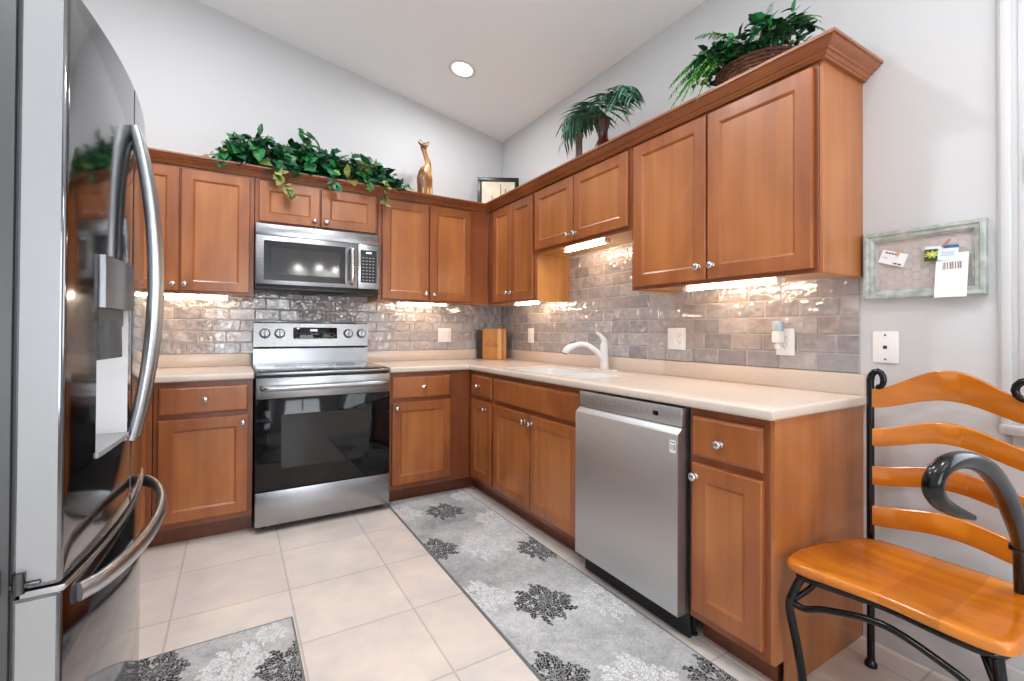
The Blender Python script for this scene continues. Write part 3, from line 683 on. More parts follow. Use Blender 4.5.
# dispenser in the near door
M['disp_in'] = mat('dispenser_recess', (232, 233, 235), .25)
bm = new(); h = HOLE; dep = -.060
def fb(y, z, off): return bm.verts.new((fx(y, off), y, z))
f0 = [fb(h[0], h[2], 0), fb(h[1], h[2], 0), fb(h[1], h[3], 0), fb(h[0], h[3], 0)]; b0 = [fb(h[0], h[2], dep), fb(h[1], h[2], dep), fb(h[1], h[3], dep), fb(h[0], h[3], dep)]
bm.faces.new(b0)
for k in range(4): bm.faces.new((f0[k], f0[(k+1) % 4], b0[(k+1) % 4], b0[k]))
dsp = obj('dispenser', bm, M['disp_in'], dn, 0, label='white lit recess of the water dispenser')
bm = new(); yy = (h[0]+h[1])/2
pts = []
def shell(z0, z1, o0, o1, y0, y1, n=8):
    """curved-front block from offset o0 (back) to o1 (front)"""
    ys = [y0+(y1-y0)*k/n for k in range(n+1)]
    A = [[bm.verts.new((fx(y, o), y, z)) for y in ys] for (o, z) in ((o0, z0), (o1, z0), (o1, z1), (o0, z1))]
    for k in range(4):
        for i in range(n): bm.faces.new((A[k][i], A[k][i+1], A[(k+1) % 4][i+1], A[(k+1) % 4][i]))
    bm.faces.new([A[k][0] for k in range(4)]); bm.faces.new([A[k][n] for k in range(4)][::-1])
shell(1.205, 1.318, -.050, .010, h[0]+.012, h[1]-.006)
M['disp_steel'] = mat('dispenser_steel', (132, 133, 135), .28, 1)
obj('dispenser_control', bm, M['disp_steel'], dsp, 30)
bm = new(); shell(1.165, 1.204, -.05, -.002, yy-.10, yy+.075); tube(bm, [(fx(yy, -.030), yy-.03, 1.175), (fx(yy, -.018), yy-.03, 1.09)], [.046, .036], 14); obj('nozzle', bm, M['darkgrey'], dsp, 30)
bm = new(); shell(h[2]+.001, h[2]+.012, -.058, .004, h[0]+.002, h[1]-.002); obj('drip_tray', bm, M['fr_side'], dsp, 30)
# handles
def vhandle(yc, par):
    bm = new(); pts = []; rad = []
    for k in range(25):
        u = k/24; z = .872+(1.688-.872)*u; b_ = (1-(2*u-1)**2)**.95*.046
        pts.append((fx(yc)+.004+b_, yc, z)); rad.append(.0125+.003*sin(pi*u))
    tube(bm, pts, rad, 12, .8); obj('handle', bm, M['handle'], par, 50)
vhandle(-.030, dn); vhandle(.030, df)
bm = new(); pts = []; rad = []
for k in range(29):
    u = k/28; y = -HWF+.055+(2*HWF-.11)*u; b_ = (1-(2*u-1)**2)**.60*.058
    pts.append((fx(y)+.004+b_, y, .648+.014*u)); rad.append(.019+.003*sin(pi*u))
tube(bm, pts, rad, 14, .52); obj('handle', bm, M['handle'], dz, 50)
bm = new(); box(bm, -2.412+2.75, -2.372+2.75, -HWF-.008, -HWF+.012, .702, .710, .002); lathe(bm, [(.009, .692), (.009, .728)], Matrix.Translation((-2.40+2.75, -HWF-.004, 0)), 12); box(bm, -2.446+2.75, -2.424+2.75, -HWF-.010, -HWF+.004, .690, .738, .003); obj('hinge', bm, M['hinge'], t)

# ------------------------------------------------------------------ rugs
def leafmask(U, V, ang, r0, ln, wd, curl):
    c, s = cos(ang), sin(ang); u = (U*c+V*s-r0)/ln; v = -U*s+V*c - curl*np.clip(u, 0, 1)**2*ln
    hw = wd*np.clip(np.sin(np.clip(u, 0, 1)*pi), 0, 1)**.6*(1+.34*np.sin(u*24))
    ins = (u > 0) & (u < 1) & (np.abs(v) < hw)
    vein = (np.abs(v) < .0017) | (np.abs(v) > hw-.0028)
    return ins, vein
def motif(U, V, sc):
    """damask medallion: layered acanthus leaves with serrated lobes and pale veins"""
    U, V = U/sc, V/sc/1.08; ins = np.zeros_like(U, bool); vein = np.zeros_like(U, bool)
    near = U*U+V*V < .2**2
    if not near.any(): return ins, vein
    u_, v_ = U[near], V[near]; i_ = np.zeros_like(u_, bool); q_ = np.zeros_like(u_, bool)
    def put(a, r0, ln, wd, curl):
        nonlocal i_, q_
        i, q = leafmask(u_, v_, a, r0, ln, wd, curl); q_ = np.where(i, q, q_); i_ |= i
    rs = np.random.RandomState(7)
    for ring, (n_, r0, ln, wd, cl) in enumerate(((19, .068, .058, .0125, .5), (16, .052, .052, .012, -.45), (13, .034, .048, .0115, .45), (9, .016, .040, .0105, -.35), (6, .0, .03, .009, .3))):
        for k in range(n_): put(2*pi*(k+.37*ring)/n_+rs.uniform(-.09, .09), r0+rs.uniform(-.012, .006), ln*rs.uniform(.7, 1.25), wd*rs.uniform(.85, 1.25), rs.choice([-1, 1])*rs.uniform(.15, .6))
    ins[near] = i_; vein[near] = q_
    return ins, vein
def rug(label, x0, x1, y0, y1, darks, lights, seed):
    st = .0024; nx = int((x1-x0)/st)+1; ny = int((y1-y0)/st)+1
    xs = np.linspace(x0, x1, nx); ys = np.linspace(y0, y1, ny); XX, YY = np.meshgrid(xs, ys)
    rs = np.random.RandomState(seed)
    base_ = np.full(XX.shape, .0)
    for f, a in ((3, .5), (7, .35), (16, .28), (40, .22)):     # smooth random field
        gx, gy = int((x1-x0)*f)+3, int((y1-y0)*f)+3; G_ = rs.rand(gy, gx)
        fx_ = (XX-x0)*f; fy_ = (YY-y0)*f; i = fx_.astype(int); j = fy_.astype(int); u = fx_-i; v = fy_-j; u = u*u*(3-2*u); v = v*v*(3-2*v)
        base_ += a*((G_[j, i]*(1-u)+G_[j, i+1]*u)*(1-v)+(G_[j+1, i]*(1-u)+G_[j+1, i+1]*u)*v-.5)
    val = 178+64*base_+rs.randn(*XX.shape)*12
    for cx_, cy_, sc in lights:
        i, q = motif(XX-cx_, YY-cy_, sc); val = np.where(i & ~q, 218+rs.randn(*XX.shape)*8, np.where(i, 176, val))
    for cx_, cy_, sc in darks:
        i, q = motif(XX-cx_, YY-cy_, sc); val = np.where(i & ~q, 34+rs.randn(*XX.shape)*6, np.where(i, 150, val))
    edge = (XX < x0+.008) | (XX > x1-.008) | (YY < y0+.008) | (YY > y1-.008); val = np.where(edge, 118, val)
    val = np.clip(val, 10, 235)/255; L_ = np.where(val <= .04045, val/12.92, ((val+.055)/1.055)**2.4)
    h_ = .0075+rs.rand(*XX.shape)*.0012; h_[0, :] = h_[-1, :] = .0005; h_[:, 0] = h_[:, -1] = .0005
    co = np.stack([XX, YY, h_], -1).reshape(-1, 3)
    co[:, 0] -= (x0+x1)/2; co[:, 1] -= (y0+y1)/2
    idx = np.arange(nx*ny).reshape(ny, nx); F = np.stack([idx[:-1, :-1], idx[:-1, 1:], idx[1:, 1:], idx[1:, :-1]], -1).reshape(-1, 4)
    me = bpy.data.meshes.new('rug'); me.vertices.add(len(co)); me.vertices.foreach_set('co', co.astype(np.float32).ravel())
    me.loops.add(F.size); me.loops.foreach_set('vertex_index', F.astype(np.int32).ravel()); me.polygons.add(len(F)); me.polygons.foreach_set('loop_start', np.arange(0, F.size, 4, dtype=np.int32))
    me.update(calc_edges=True); me.validate(); me.materials.append(M['rug'])
    o_ = bpy.data.objects.new('rug', me); COL.objects.link(o_); o_.location = ((x0+x1)/2, (y0+y1)/2, .0005)
    c = np.stack([L_*1.0, L_*1.0, L_*1.01], -1).reshape(-1, 3); set_cols(o_, c)
    return tag(o_, label, 'rug')
rug('long grey damask runner rug along the sink cabinets and dishwasher', -1.203, -.643, -3.05, -.545,
    [(-.918, -.887, 1.0), (-1.165, -1.341, 1.0), (-.68, -1.61, 1.0), (-.943, -2.02, 1.06), (-1.165, -2.40, 1.05), (-.69, -2.70, 1.05)],
    [(-.92, -1.44, 1.1), (-.70, -1.14, 1.0), (-1.16, -1.85, 1.0), (-.93, -2.56, 1.15), (-.69, -2.15, 1.05), (-1.15, -.80, .9), (-.70, -.70, .8), (-1.16, -2.95, 1)], 4)
rug('short grey damask rug in front of the refrigerator', -2.455, -1.868, -2.75, -1.585,
    [(-2.30, -1.685, .85), (-1.90, -1.885, .95), (-2.3, -2.4, 1)], [(-2.06, -1.80, 1.0), (-2.1, -2.15, 1), (-1.95, -1.66, .5)], 9)

# ------------------------------------------------------------------ iron and wood chair
CX, CYc = -.37, -3.085
t = thing('chair', 'black wrought iron chair with honey wood seat and four wavy back slats', 'chair', (CX, CYc, 0))
def L3(x, y, z): return (x-CX, y-CYc, z)
ST = .455
seat = spline([(-.21, -2.895, 0), (-.35, -2.845, 0), (-.50, -2.822, 0), (-.585, -2.835, 0), (-.612, -2.875, 0), (-.600, -2.97, 0), (-.588, -3.08, 0), (-.592, -3.19, 0), (-.590, -3.285, 0), (-.562, -3.328, 0), (-.47, -3.335, 0), (-.33, -3.318, 0), (-.21, -3.288, 0), (-.182, -3.235, 0), (-.178, -3.09, 0), (-.182, -2.945, 0), (-.21, -2.895, 0)], 6)[:-1]
cx_ = sum(p.x for p in seat)/len(seat); cy_ = sum(p.y for p in seat)/len(seat)
bm = new(); rings = []
for ins, z in ((.010, ST-.032), (.001, ST-.026), (0, ST-.012), (.004, ST-.004), (.014, ST), (.05, ST-.002), (.12, ST-.009)):
    ring = []
    for p in seat:
        d = Vector((p.x-cx_, p.y-cy_)); k = 1-ins/d.length
        ring.append(bm.verts.new(L3(cx_+d.x*k, cy_+d.y*k, z)))
    rings.append(ring)
n = len(seat)
for a, b in zip(rings, rings[1:]):
    for k in range(n): bm.faces.new((a[k], a[(k+1) % n], b[(k+1) % n], b[k]))
bm.faces.new(rings[0]); bm.faces.new(rings[-1])
obj('seat', bm, M['honey'], t, 50)
bm = new(); pts = []
for p in seat[::3]+[seat[0]]:
    d = Vector((p.x-cx_, p.y-cy_)); k = 1-.03/d.length; pts.append(L3(cx_+d.x*k, cy_+d.y*k, ST-.043))
tube(bm, pts, .010, 8); obj('seat_frame', bm, M['iron'], t, 50)
PX, PL, PR = -.172, -2.899, -3.298
for y, sg in ((PL, -1), (PR, 1)):
    yt = y-sg*(.000 if sg < 0 else .012); zt = 1.005
    P = [(PX, y, .012), (PX, y, .43), (PX, (y+yt)/2, .75), (PX, yt, zt-.04)]
    rr_ = [.0115]*4
    for k in range(11):     # curl at the top, turned inwards
        a = pi-k/10*1.62*pi; q = .036-.0016*k
        kk = .62 if sg < 0 else 1
        P.append((PX, yt+sg*(.036+q*cos(a))*kk, zt-.012+q*sin(a)*1.05)); rr_.append(.0115-.0003*k)
    bm = new(); tube(bm, [L3(*p) for p in spline(P[:4], 4)[:-1]]+[L3(*p) for p in P[3:]], [.0115]*12+rr_[3:], 12)
    lathe(bm, [(.019, .0005), (.019, .012), (.013, .02), (.012, .03)], Matrix.Translation(L3(PX, y, 0)), 14)
    obj('back_post', bm, M['iron'], t, 50)
# slats: (z bottom end, z top end, rise bottom, rise top)
for zb, zt, rb, rt_ in ((.899, .964, .045, .076), (.766, .827, .040, .046), (.632, .697, .028, .030), (.492, .560, .020, .022)):
    bm = new(); A = []
    N = 24
    for k in range(N+1):
        u = k/N; y = PL-.008+(PR-PL+.016)*u; bump_ = (1-cos(2*pi*u))/2; bump_ = bump_**.85
        x = PX+.030*sin(pi*u)
        z0, z1 = zb+rb*bump_, zt+rt_*bump_
        A.append([bm.verts.new(L3(x+dx, y, z)) for dx, z in ((-.008, z0+.003), (-.0055, z0), (.0055, z0), (.008, z0+.003), (.008, z1-.003), (.0055, z1), (-.0055, z1), (-.008, z1-.003))])
    for a, b in zip(A, A[1:]):
        for k in range(8): bm.faces.new((a[k], a[(k+1) % 8], b[(k+1) % 8], b[k]))
    bm.faces.new(A[0]); bm.faces.new(A[-1][::-1]); obj('back_slat', bm, M['slat'], t, 40)
# front legs with braces, arched stretcher
for y, sg in ((-2.862, 1), (-3.300, -1)):
    bm = new()
    tube(bm, [L3(-.545, y-.008*sg, ST-.04), L3(-.582, y+.008*sg, .35), L3(-.588, y+.016*sg, .30), L3(-.572, y+.006*sg, .20), L3(-.556, y-.004*sg, .09), L3(-.552, y-.002*sg, .012)], .0125, 12, smooth=6)
    lathe(bm, [(.019, .0005), (.019, .012), (.013, .02)], Matrix.Translation(L3(-.552, y-.002*sg, 0)), 14)
    lg = obj('front_leg', bm, M['iron'], t, 50)
    bm = new(); tube(bm, [L3(-.588, y+.014*sg, .322), L3(-.545, y-.018*sg, .36), L3(-.515, y-.045*sg, ST-.045)], .0085, 10, smooth=4); obj('brace', bm, M['iron'], t, 50)
bm = new(); tube(bm, [L3(-.586, -2.850, .322), L3(-.580, -2.885, .314), L3(-.572, -2.945, .338), L3(-.568, -3.08, .368), L3(-.572, -3.215, .338), L3(-.580, -3.277, .314), L3(-.586, -3.312, .322)], .0095, 10, smooth=6); obj('stretcher', bm, M['iron'], t, 50)
# big arm scroll on the near side
def unproj(px, py, dist):
    d = fw+r2*((px-512)/FPX)-u2*((py-340.5-SY)/FPX); return CAM+d*dist
AR = [(1021, 600, 1.26, .0135), (1019.5, 560, 1.22, .0135), (1019, 540, 1.18, .016), (1013, 515, 1.12, .021), (1002, 489, 1.06, .0205), (986, 468, 1.0, .0195), (966, 460, .96, .018), (948, 463, .93, .0175), (936, 475, .92, .0175), (933, 489, .92, .018), (940, 502, .93, .0165), (955, 511, .94, .0125), (973, 517.5, .95, .0065)]
bm = new(); tube(bm, [unproj(a, b, c)-Vector((CX, CYc, 0)) for a, b, c, r in AR], [r for *_, r in AR], 16, smooth=6); obj('arm_scroll', bm, M['iron'], t, 60)
bm = new(); p = unproj(1019, 548, 1.20)-Vector((CX, CYc, 0)); lathe(bm, [(.014, -.008), (.020, -.006), (.020, .006), (.015, .008)], Matrix.Translation(p), 16); obj('collar', bm, M['iron'], t, 50)

# ------------------------------------------------------------------ wall plates
def plate(name, label, cat, axis, u0, u1, z0, z1, dep, kind):
    """axis 'y': on the back wall, u = world x; axis 'x': on the right wall, u = -world y"""
    rz = 0 if axis == 'y' else RZ; uc, zc = (u0+u1)/2, (z0+z1)/2
    t = thing(name, label, cat, (uc, -dep, zc) if axis == 'y' else (-dep, -uc, zc), rz)
    w_, h_ = (u1-u0)/2, (z1-z0)/2
    bm = new(); box(bm, -w_, w_, -.006, 0, -h_, h_, .0025); obj('cover_plate', bm, M['plate'], t)
    def screws(P):
        for x, z in P:
            bm = new(); lathe(bm, [(.0035, 0), (.0035, .0012), (.002, .0016)], Matrix.Translation((x, -.006, z)) @ Matrix.Rotation(pi/2, 4, 'X'), 10); obj('screw', bm, M['slot'] if kind == 'jack' else M['plate'], t)
    if kind.startswith('switch'):
        n_ = int(kind[-1])
        for i in range(n_):
            x = (i-(n_-1)/2)*.046
            bm = new(); box(bm, x-.0165, x+.0165, -.008, -.0062, -.033, .033, .001)
            obox(bm, Matrix.Translation((x, -.0085, 0)) @ Matrix.Rotation(R(4), 4, 'X'), .028, .004, .058, .001); obj('rocker_switch', bm, M['plate'], t)
    if kind == 'combo' or kind == 'outlet':
        xs = (.023,) if kind == 'combo' else (0,)
        for x in xs:
            for z in (-.02, .02):
                bm = new(); box(bm, x-.0165, x+.0165, -.008, -.0062, z-.0145, z+.0145, .003); rc = obj('receptacle', bm, M['plate'], t)
                bm = new(); box(bm, x-.007, x-.005, -.0085, -.0078, z-.003, z+.006); box(bm, x+.005, x+.007, -.0085, -.0078, z-.003, z+.006); lathe(bm, [(.0025, 0), (.0025, .0006)], Matrix.Translation((x, -.008, z-.008)) @ Matrix.Rotation(pi/2, 4, 'X'), 8); obj('slots', bm, M['slot'], rc)
        if kind == 'combo':
            bm = new(); box(bm, -.0395, -.0065, -.008, -.0062, -.033, .033, .001); obox(bm, Matrix.Translation((-.023, -.0085, 0)) @ Matrix.Rotation(R(4), 4, 'X'), .028, .004, .058, .001); obj('rocker_switch', bm, M['plate'], t)
        screws([(xs[0], 0)])
    if kind == 'jack':
        bm = new(); box(bm, -.006, .006, -.009, -.0058, -.006, .006, .0015); obj('jack', bm, M['slot'], t)
        screws([(0, .045), (0, -.045)])
    return t
plate('light_switch', 'white double rocker switch plate on the back wall tiles', 'switch', 'y', -.621, -.502, 1.064, 1.182, .0085, 'switch2')
plate('light_switch', 'white single switch plate on the tiles beside the corner, above the counter', 'switch', 'x', .459, .541, 1.064, 1.184, .0085, 'switch1')
plate('outlet', 'white double switch and outlet plate right of the faucet', 'outlet', 'x', 1.883, 2.002, 1.062, 1.180, .0085, 'combo')
plate('outlet', 'white outlet plate with an air freshener plugged into it', 'outlet', 'x', 2.482, 2.562, 1.058, 1.176, .0085, 'outlet')
plate('jack_plate', 'white blank jack plate on the grey wall below the pin board', 'wall plate', 'x', 2.842, 2.922, 1.046, 1.164, .001, 'jack')
t = thing('air_freshener', 'white and pale blue plug-in air freshener in the outlet near the counter end', 'air freshener', (-.0178, -2.507, 1.135), RZ)
bm = new(); box(bm, -.018, .018, -.045, 0, -.022, .03, .007, 3); obj('plug_body', bm, M['plate'], t)
M['blue'] = mat('pale_blue_plastic', (168, 190, 214), .3)
bm = new(); lathe(bm, [(.020, .0305), (.022, .04), (.022, .066), (.018, .072), (.004, .073)], Matrix.Translation((0, -.024, 0)), 20); obj('warmer_cap', bm, M['blue'], t)
M['oil'] = mat('scent_bottle', (226, 226, 222), .1)
bm = new(); lathe(bm, [(.009, -.05), (.013, -.048), (.013, -.03), (.007, -.0225)], Matrix.Translation((0, -.026, 0)), 16); obj('scent_bottle', bm, M['oil'], t)

# ------------------------------------------------------------------ pin board on the right wall
PY0, PY1, PZ0, PZ1 = 2.819, 3.155, 1.284, 1.530
M['distress'] = mat('distressed_paint', (150, 160, 154), .6, mottle=((34, 34, 34), (192, 198, 192), 6), bump=((80, 80, 80), .3, .002))
t = thing('pin_board', 'rectangular pin board with distressed grey green frame on the right wall', 'pin board', (-.001, -(PY0+PY1)/2, (PZ0+PZ1)/2), RZ)
hw, hh = (PY1-PY0)/2, (PZ1-PZ0)/2
pf = [(0, 0), (0, -.024), (.004, -.028), (.012, -.028), (.016, -.022), (.026, -.020), (.030, -.014), (.034, -.013), (.034, 0)]
bm = new(); rg = []
for sx, sz in ((-1, -1), (1, -1), (1, 1), (-1, 1)): rg.append([bm.verts.new((sx*(hw-d), y, sz*(hh-d))) for d, y in pf])
for i in range(4):
    a, b = rg[i], rg[(i+1) % 4]
    for k in range(len(pf)-1): bm.faces.new((a[k], a[k+1], b[k+1], b[k]))
obj('frame', bm, M['distress'], t, 30)
M['linen'] = mat('linen_backing', (196, 188, 188), .9, mottle=((40, 40, 40), (206, 196, 190), 4))
bm = new(); box(bm, -hw+.03, hw-.03, -.004, -.001, -hh+.03, hh-.03); obj('backing', bm, M['linen'], t)
M['wire'] = mat('chicken_wire', (196, 180, 164), .5, .3)
bm = new(); s_ = .016
ix = 0; x = -hw+.036
while x < hw-.036:
    z = -hh+.036+(s_*.87 if ix % 2 else 0)
    while z < hh-.04:
        c = Vector((x, -.007, z))
        for a0, a1 in ((0, 60), (60, 120), (120, 180)):
            p, q = [c+Vector((s_*cos(R(a)), 0, s_*sin(R(a)))) for a in (a0, a1)]
            if max(abs(p.x), abs(q.x)) < hw-.033 and max(abs(p.z), abs(q.z)) < hh-.033: tube(bm, [p, q], .0006, 4)
        z += s_*1.74
    x += s_*1.5; ix += 1
obj('wire_mesh', bm, M['wire'], t, 0)
def card(name, label, cat, yc, zc, w_, h_, rot, dep, paint, res=(40, 28), lean=0):
    nx, nz = res; V = []; C = []
    for j in range(nz+1):
        for i in range(nx+1):
            u, v = i/nx, j/nz; V.append(((u-.5)*w_, -.0004-.002*sin(u*pi), (v-.5)*h_)); C.append(lin(paint(u, v)))
    F = [(j*(nx+1)+i, j*(nx+1)+i+1, (j+1)*(nx+1)+i+1, (j+1)*(nx+1)+i) for j in range(nz) for i in range(nx)]
    me = bpy.data.meshes.new(name); me.from_pydata(V, [], F); me.materials.append(M['paper'])
    o_ = bpy.data.objects.new(name, me); COL.objects.link(o_); set_cols(o_, np.array(C))
    so = o_.modifiers.new('thickness', 'SOLIDIFY'); so.thickness = .0006
    o_.matrix_world = Matrix.Translation((-dep, -yc, zc)) @ Matrix.Rotation(RZ, 4, 'Z') @ Matrix.Rotation(R(lean), 4, 'X') @ Matrix.Rotation(R(rot), 4, 'Y')
    return tag(o_, label, cat)
rn = random.Random(2)
def biz(u, v):
    if .76 < v < .86 and .10 < u < .62 and int(u*40) % 5: return (60, 60, 90)
    if .10 < v < .18 and .55 < u < .9 and int(u*40) % 6: return (50, 50, 60)
    if .42 < v < .5 and .08 < u < .3 and int(u*40) % 4: return (170, 172, 185)
    return (244, 244, 248)
card('business_card', 'white business card tilted and clipped at the left of the pin board', 'card', 2.908, 1.432, .080, .048, 20, .011, biz)
def photo(u, v):
    if v > .80: return (66, 104, 164) if u > .55 else (226, 232, 240)
    if u < .42:
        r_ = math.hypot(u-.24, v-.45); k = math.sin(9*math.atan2(v-.45, u-.24))
        if r_ < .06: return (238, 226, 120)
        return (196, 204, 90) if r_ < .2+.07*k else ((38, 58, 40) if rn.random() < .8 else (90, 120, 70))
    if .3 < v < .6 and int(v*28) % 3 == 0 and .5 < u < .9: return (120, 140, 180)
    return (222, 232, 246)
card('postcard', 'small card with a yellow flower and blue corner clipped above the paper tag', 'card', 3.045, 1.431, .088, .05, 3, .020, photo)
def tagp(u, v):
    if .64 < v < .80 and .22 < u < .85: return (90, 82, 84) if (int(u*60) % 3 and int(u*60)*7 % 5) else (240, 238, 234)
    if .08 < v < .58 and int(v*64) % 5 == 0 and .08 < u < .9: return (222, 220, 216)
    return (242, 240, 236)
card('paper_tag', 'white paper tag with a barcode hanging from the pin board over its frame', 'paper', 3.072, 1.353, .082, .150, 0, .026, tagp, (60, 64), lean=-9)
M['peg'] = mat('pale_wood_peg', (206, 172, 142), .6)
M['pegred'] = mat('pinkish_peg', (176, 120, 108), .6)
for y, z, rot, mt_, lb, dp_ in ((2.928, 1.452, 20, M['peg'], 'tiny pale wooden clothespin holding the business card', .018), (3.060, 1.462, 40, M['pegred'], 'tiny reddish clothespin holding the flower postcard', .028)):
    t2 = thing('clothespin', lb, 'clothespin', (-dp_, -y, z), RZ, 'clothespins on the pin board')
    bm = new()
    for s2 in (-1, 1): obox(bm, Matrix.Rotation(R(rot), 4, 'Y') @ Matrix.Translation((0, s2*.0028, 0)) @ Matrix.Rotation(R(5*s2), 4, 'X'), .006, .003, .03, .0008)
    obj('prongs', bm, mt_, t2)
    bm = new(); lathe(bm, [(.0022, -.004), (.0022, .004)], Matrix.Rotation(R(rot), 4, 'Y') @ Matrix.Rotation(pi/2, 4, 'Y'), 8); obj('spring', bm, M['chrome'], t2)

# ------------------------------------------------------------------ things on top of the wall cabinets
TOP = 2.1465
rnd = random.Random(11)
class Leaves:
    def __init__(s): s.V = []; s.F = []; s.C = []
    def add(s, p, d, up_, ln, outline, col, fold=.25, droop=.2):
        d = d.normalized(); side = d.cross(up_)
        if side.length < 1e-4: side = d.cross(Vector((1, 0, 0)))
        side.normalize(); nn = side.cross(d); n0 = len(s.V)
        mid = []
        for (u, v) in outline:
            q = p+d*(u*ln)+side*(v*ln)+nn*(abs(v)*ln*fold-droop*ln*u*u); s.V.append(tuple(q)); s.C.append(col)
        # spine points
        k = len(outline); us = [o_[0] for o_ in outline]
        q = p+d*(.45*ln)+nn*(-droop*ln*.2); s.V.append(tuple(q)); s.C.append(tuple(min(1, c*1.25) for c in col))
        for i in range(k): s.F.append((n0+i, n0+(i+1) % k, n0+k))
    def build(s, name, parent):
        me = bpy.data.meshes.new(name); me.from_pydata(s.V, [], s.F); me.materials.append(M['leaf'])
        o_ = bpy.data.objects.new(name, me); COL.objects.link(o_); o_.parent = parent; set_cols(o_, np.array(s.C)); return o_
IVY = [(0, 0), (-.06, .30), (.20, .50), (.40, .40), (.62, .40), (.76, .22), (1, 0), (.76, -.22), (.62, -.40), (.40, -.40), (.20, -.50), (-.06, -.30)]
OVAL = [(0, 0), (.2, .2), (.5, .26), (.8, .15), (1, 0), (.8, -.15), (.5, -.26), (.2, -.2)]
LANCE = [(0, 0), (.25, .10), (.6, .085), (1, 0), (.6, -.085), (.25, -.10)]
BLADE = [(0, 0), (.2, .055), (.6, .05), (1, 0), (.6, -.05), (.2, -.055)]
def green(rnd, pale=.0):
    if rnd.random() < pale: return lin(rnd.choice([(122, 134, 62), (146, 150, 80), (98, 124, 58), (132, 120, 74)]))
    return lin(rnd.choice([(22, 84, 48), (18, 66, 38), (30, 106, 58), (14, 50, 32), (46, 122, 66), (20, 76, 50)]))
# ivy garland
t = thing('ivy_garland', 'leafy green ivy arrangement trailing over the cabinets above the microwave', 'plant', (-1.6, -.2, TOP))
O = Vector((-1.6, -.2, TOP)); lv = Leaves(); MS = mat('vine_stem', (84, 74, 46), .7)
def hgt(x):      # foliage height above the crown along the cabinet
    return np.interp(x, [-2.16, -2.10, -2.02, -1.92, -1.84, -1.72, -1.66, -1.58, -1.5, -1.4, -1.3, -1.2, -1.12, -1.04, -.99], [.05, .17, .22, .21, .17, .18, .19, .20, .17, .17, .17, .15, .10, .05, .02])
for i in range(760):
    x = rnd.uniform(-2.15, -1.02); h_ = hgt(x); y = rnd.uniform(-.37, -.12); z = TOP+.035+h_*rnd.random()**.8
    d = Vector((rnd.gauss(0, .6), rnd.uniform(-1.2, .1), rnd.gauss(.0, .6))); u_ = Vector((rnd.gauss(0, .5), -.7, .8))
    lv.add(Vector((x, y, z))-O, d, u_, rnd.uniform(.055, .095), IVY if rnd.random() < .8 else OVAL, green(rnd, .06 if x < -1.45 else .24))
def vine(P, n_, size, pale, r=.0022, shape=None):
    sp_ = spline(P, 10); stb = new(); tube(stb, [p-O for p in sp_], r, 5); obj('stem', stb, MS, t, 50)
    for i in range(n_):
        p = sp_[int((i+.5)/n_*(len(sp_)-1))]; d = Vector((rnd.gauss(0, .8), rnd.uniform(-1, -.1), rnd.gauss(-.3, .5)))
        lv.add(p-O+Vector((0, -.008, 0)), d, Vector((rnd.gauss(0, .4), -1, .5)), size*rnd.uniform(.75, 1.2), shape or (IVY if rnd.random() < .6 else OVAL), green(rnd, pale))
vine([(-1.84, -.25, 2.22), (-1.86, -.40, 2.215), (-1.845, -.405, 2.13), (-1.80, -.395, 2.06), (-1.77, -.39, 2.02)], 26, .05, .6)
vine([(-1.55, -.25, 2.22), (-1.53, -.40, 2.2), (-1.52, -.405, 2.13), (-1.53, -.40, 2.09)], 9, .055, .1)
vine([(-1.32, -.25, 2.22), (-1.30, -.41, 2.19), (-1.29, -.405, 2.13)], 7, .055, .1)
vine([(-1.2, -.25, 2.2), (-1.17, -.40, 2.20), (-1.175, -.405, 2.10), (-1.18, -.39, 2.045)], 20, .045, .75)
vine([(-1.15, -.3, 2.2), (-1.05, -.39, 2.205), (-.98, -.40, 2.185)], 8, .05, .1)
vine([(-1.62, -.2, 2.2), (-1.62, -.2, 2.38), (-1.66, -.22, 2.48), (-1.70, -.24, 2.50)], 11, .05, .1)
vine([(-1.74, -.2, 2.2), (-1.72, -.2, 2.32), (-1.68, -.2, 2.40), (-1.69, -.22, 2.46)], 14, .055, .0)
vine([(-1.36, -.2, 2.2), (-1.32, -.2, 2.32), (-1.24, -.22, 2.34), (-1.16, -.22, 2.27)], 9, .045, .35)
vine([(-2.1, -.2, 2.2), (-2.18, -.25, 2.24), (-2.26, -.28, 2.21)], 5, .045, .9)
stb = new(); tube(stb, [p-O for p in spline([(-1.60, -.16, 2.16), (-1.575, -.17, 2.3), (-1.585, -.19, 2.44), (-1.64, -.22, 2.50)], 8)], .006, 6)
lv.build('leaves', t); obj('stem', stb, MS, t, 50)
bm = new(); box(bm, -.35, .35, -.07, .07, 0, .045, .006); obj('planter', bm, M['darkwood'], t)

# wooden deer-like sculpture
t = thing('animal_sculpture', 'carved brown wooden long-necked animal figure on top of the corner cabinet', 'sculpture', (-.825, -.235, TOP)); t.scale = (1.05, 1.05, 1.14); 
M['carvedlight'] = wood('pale_carved_wood', (206, 156, 88), (216, 170, 104), (226, 186, 122))
M['carved'] = wood('carved_wood', (66, 36, 18), (126, 76, 34), (206, 156, 88), (14, 14, 6), .25, .5, (9, 9, 5))
bm = new(); tube(bm, [(0, 0, .003), (.0, 0, .06), (-.002, 0, .12), (-.003, 0, .165), (.002, 0, .205), (.016, 0, .240), (.020, 0, .275), (.006, 0, .315), (-.008, 0, .352), (-.012, 0, .378), (-.008, 0, .398)], [.058, .057, .058, .059, .050, .034, .0235, .0185, .0185, .025, .015], 18, .75, smooth=5)
tube(bm, [(-.004, -.006, .384), (-.034, -.014, .392), (-.058, -.018, .402)], [.023, .016, .009], 10, smooth=4)
bd = obj('body', bm, M['carved'], t, 60)
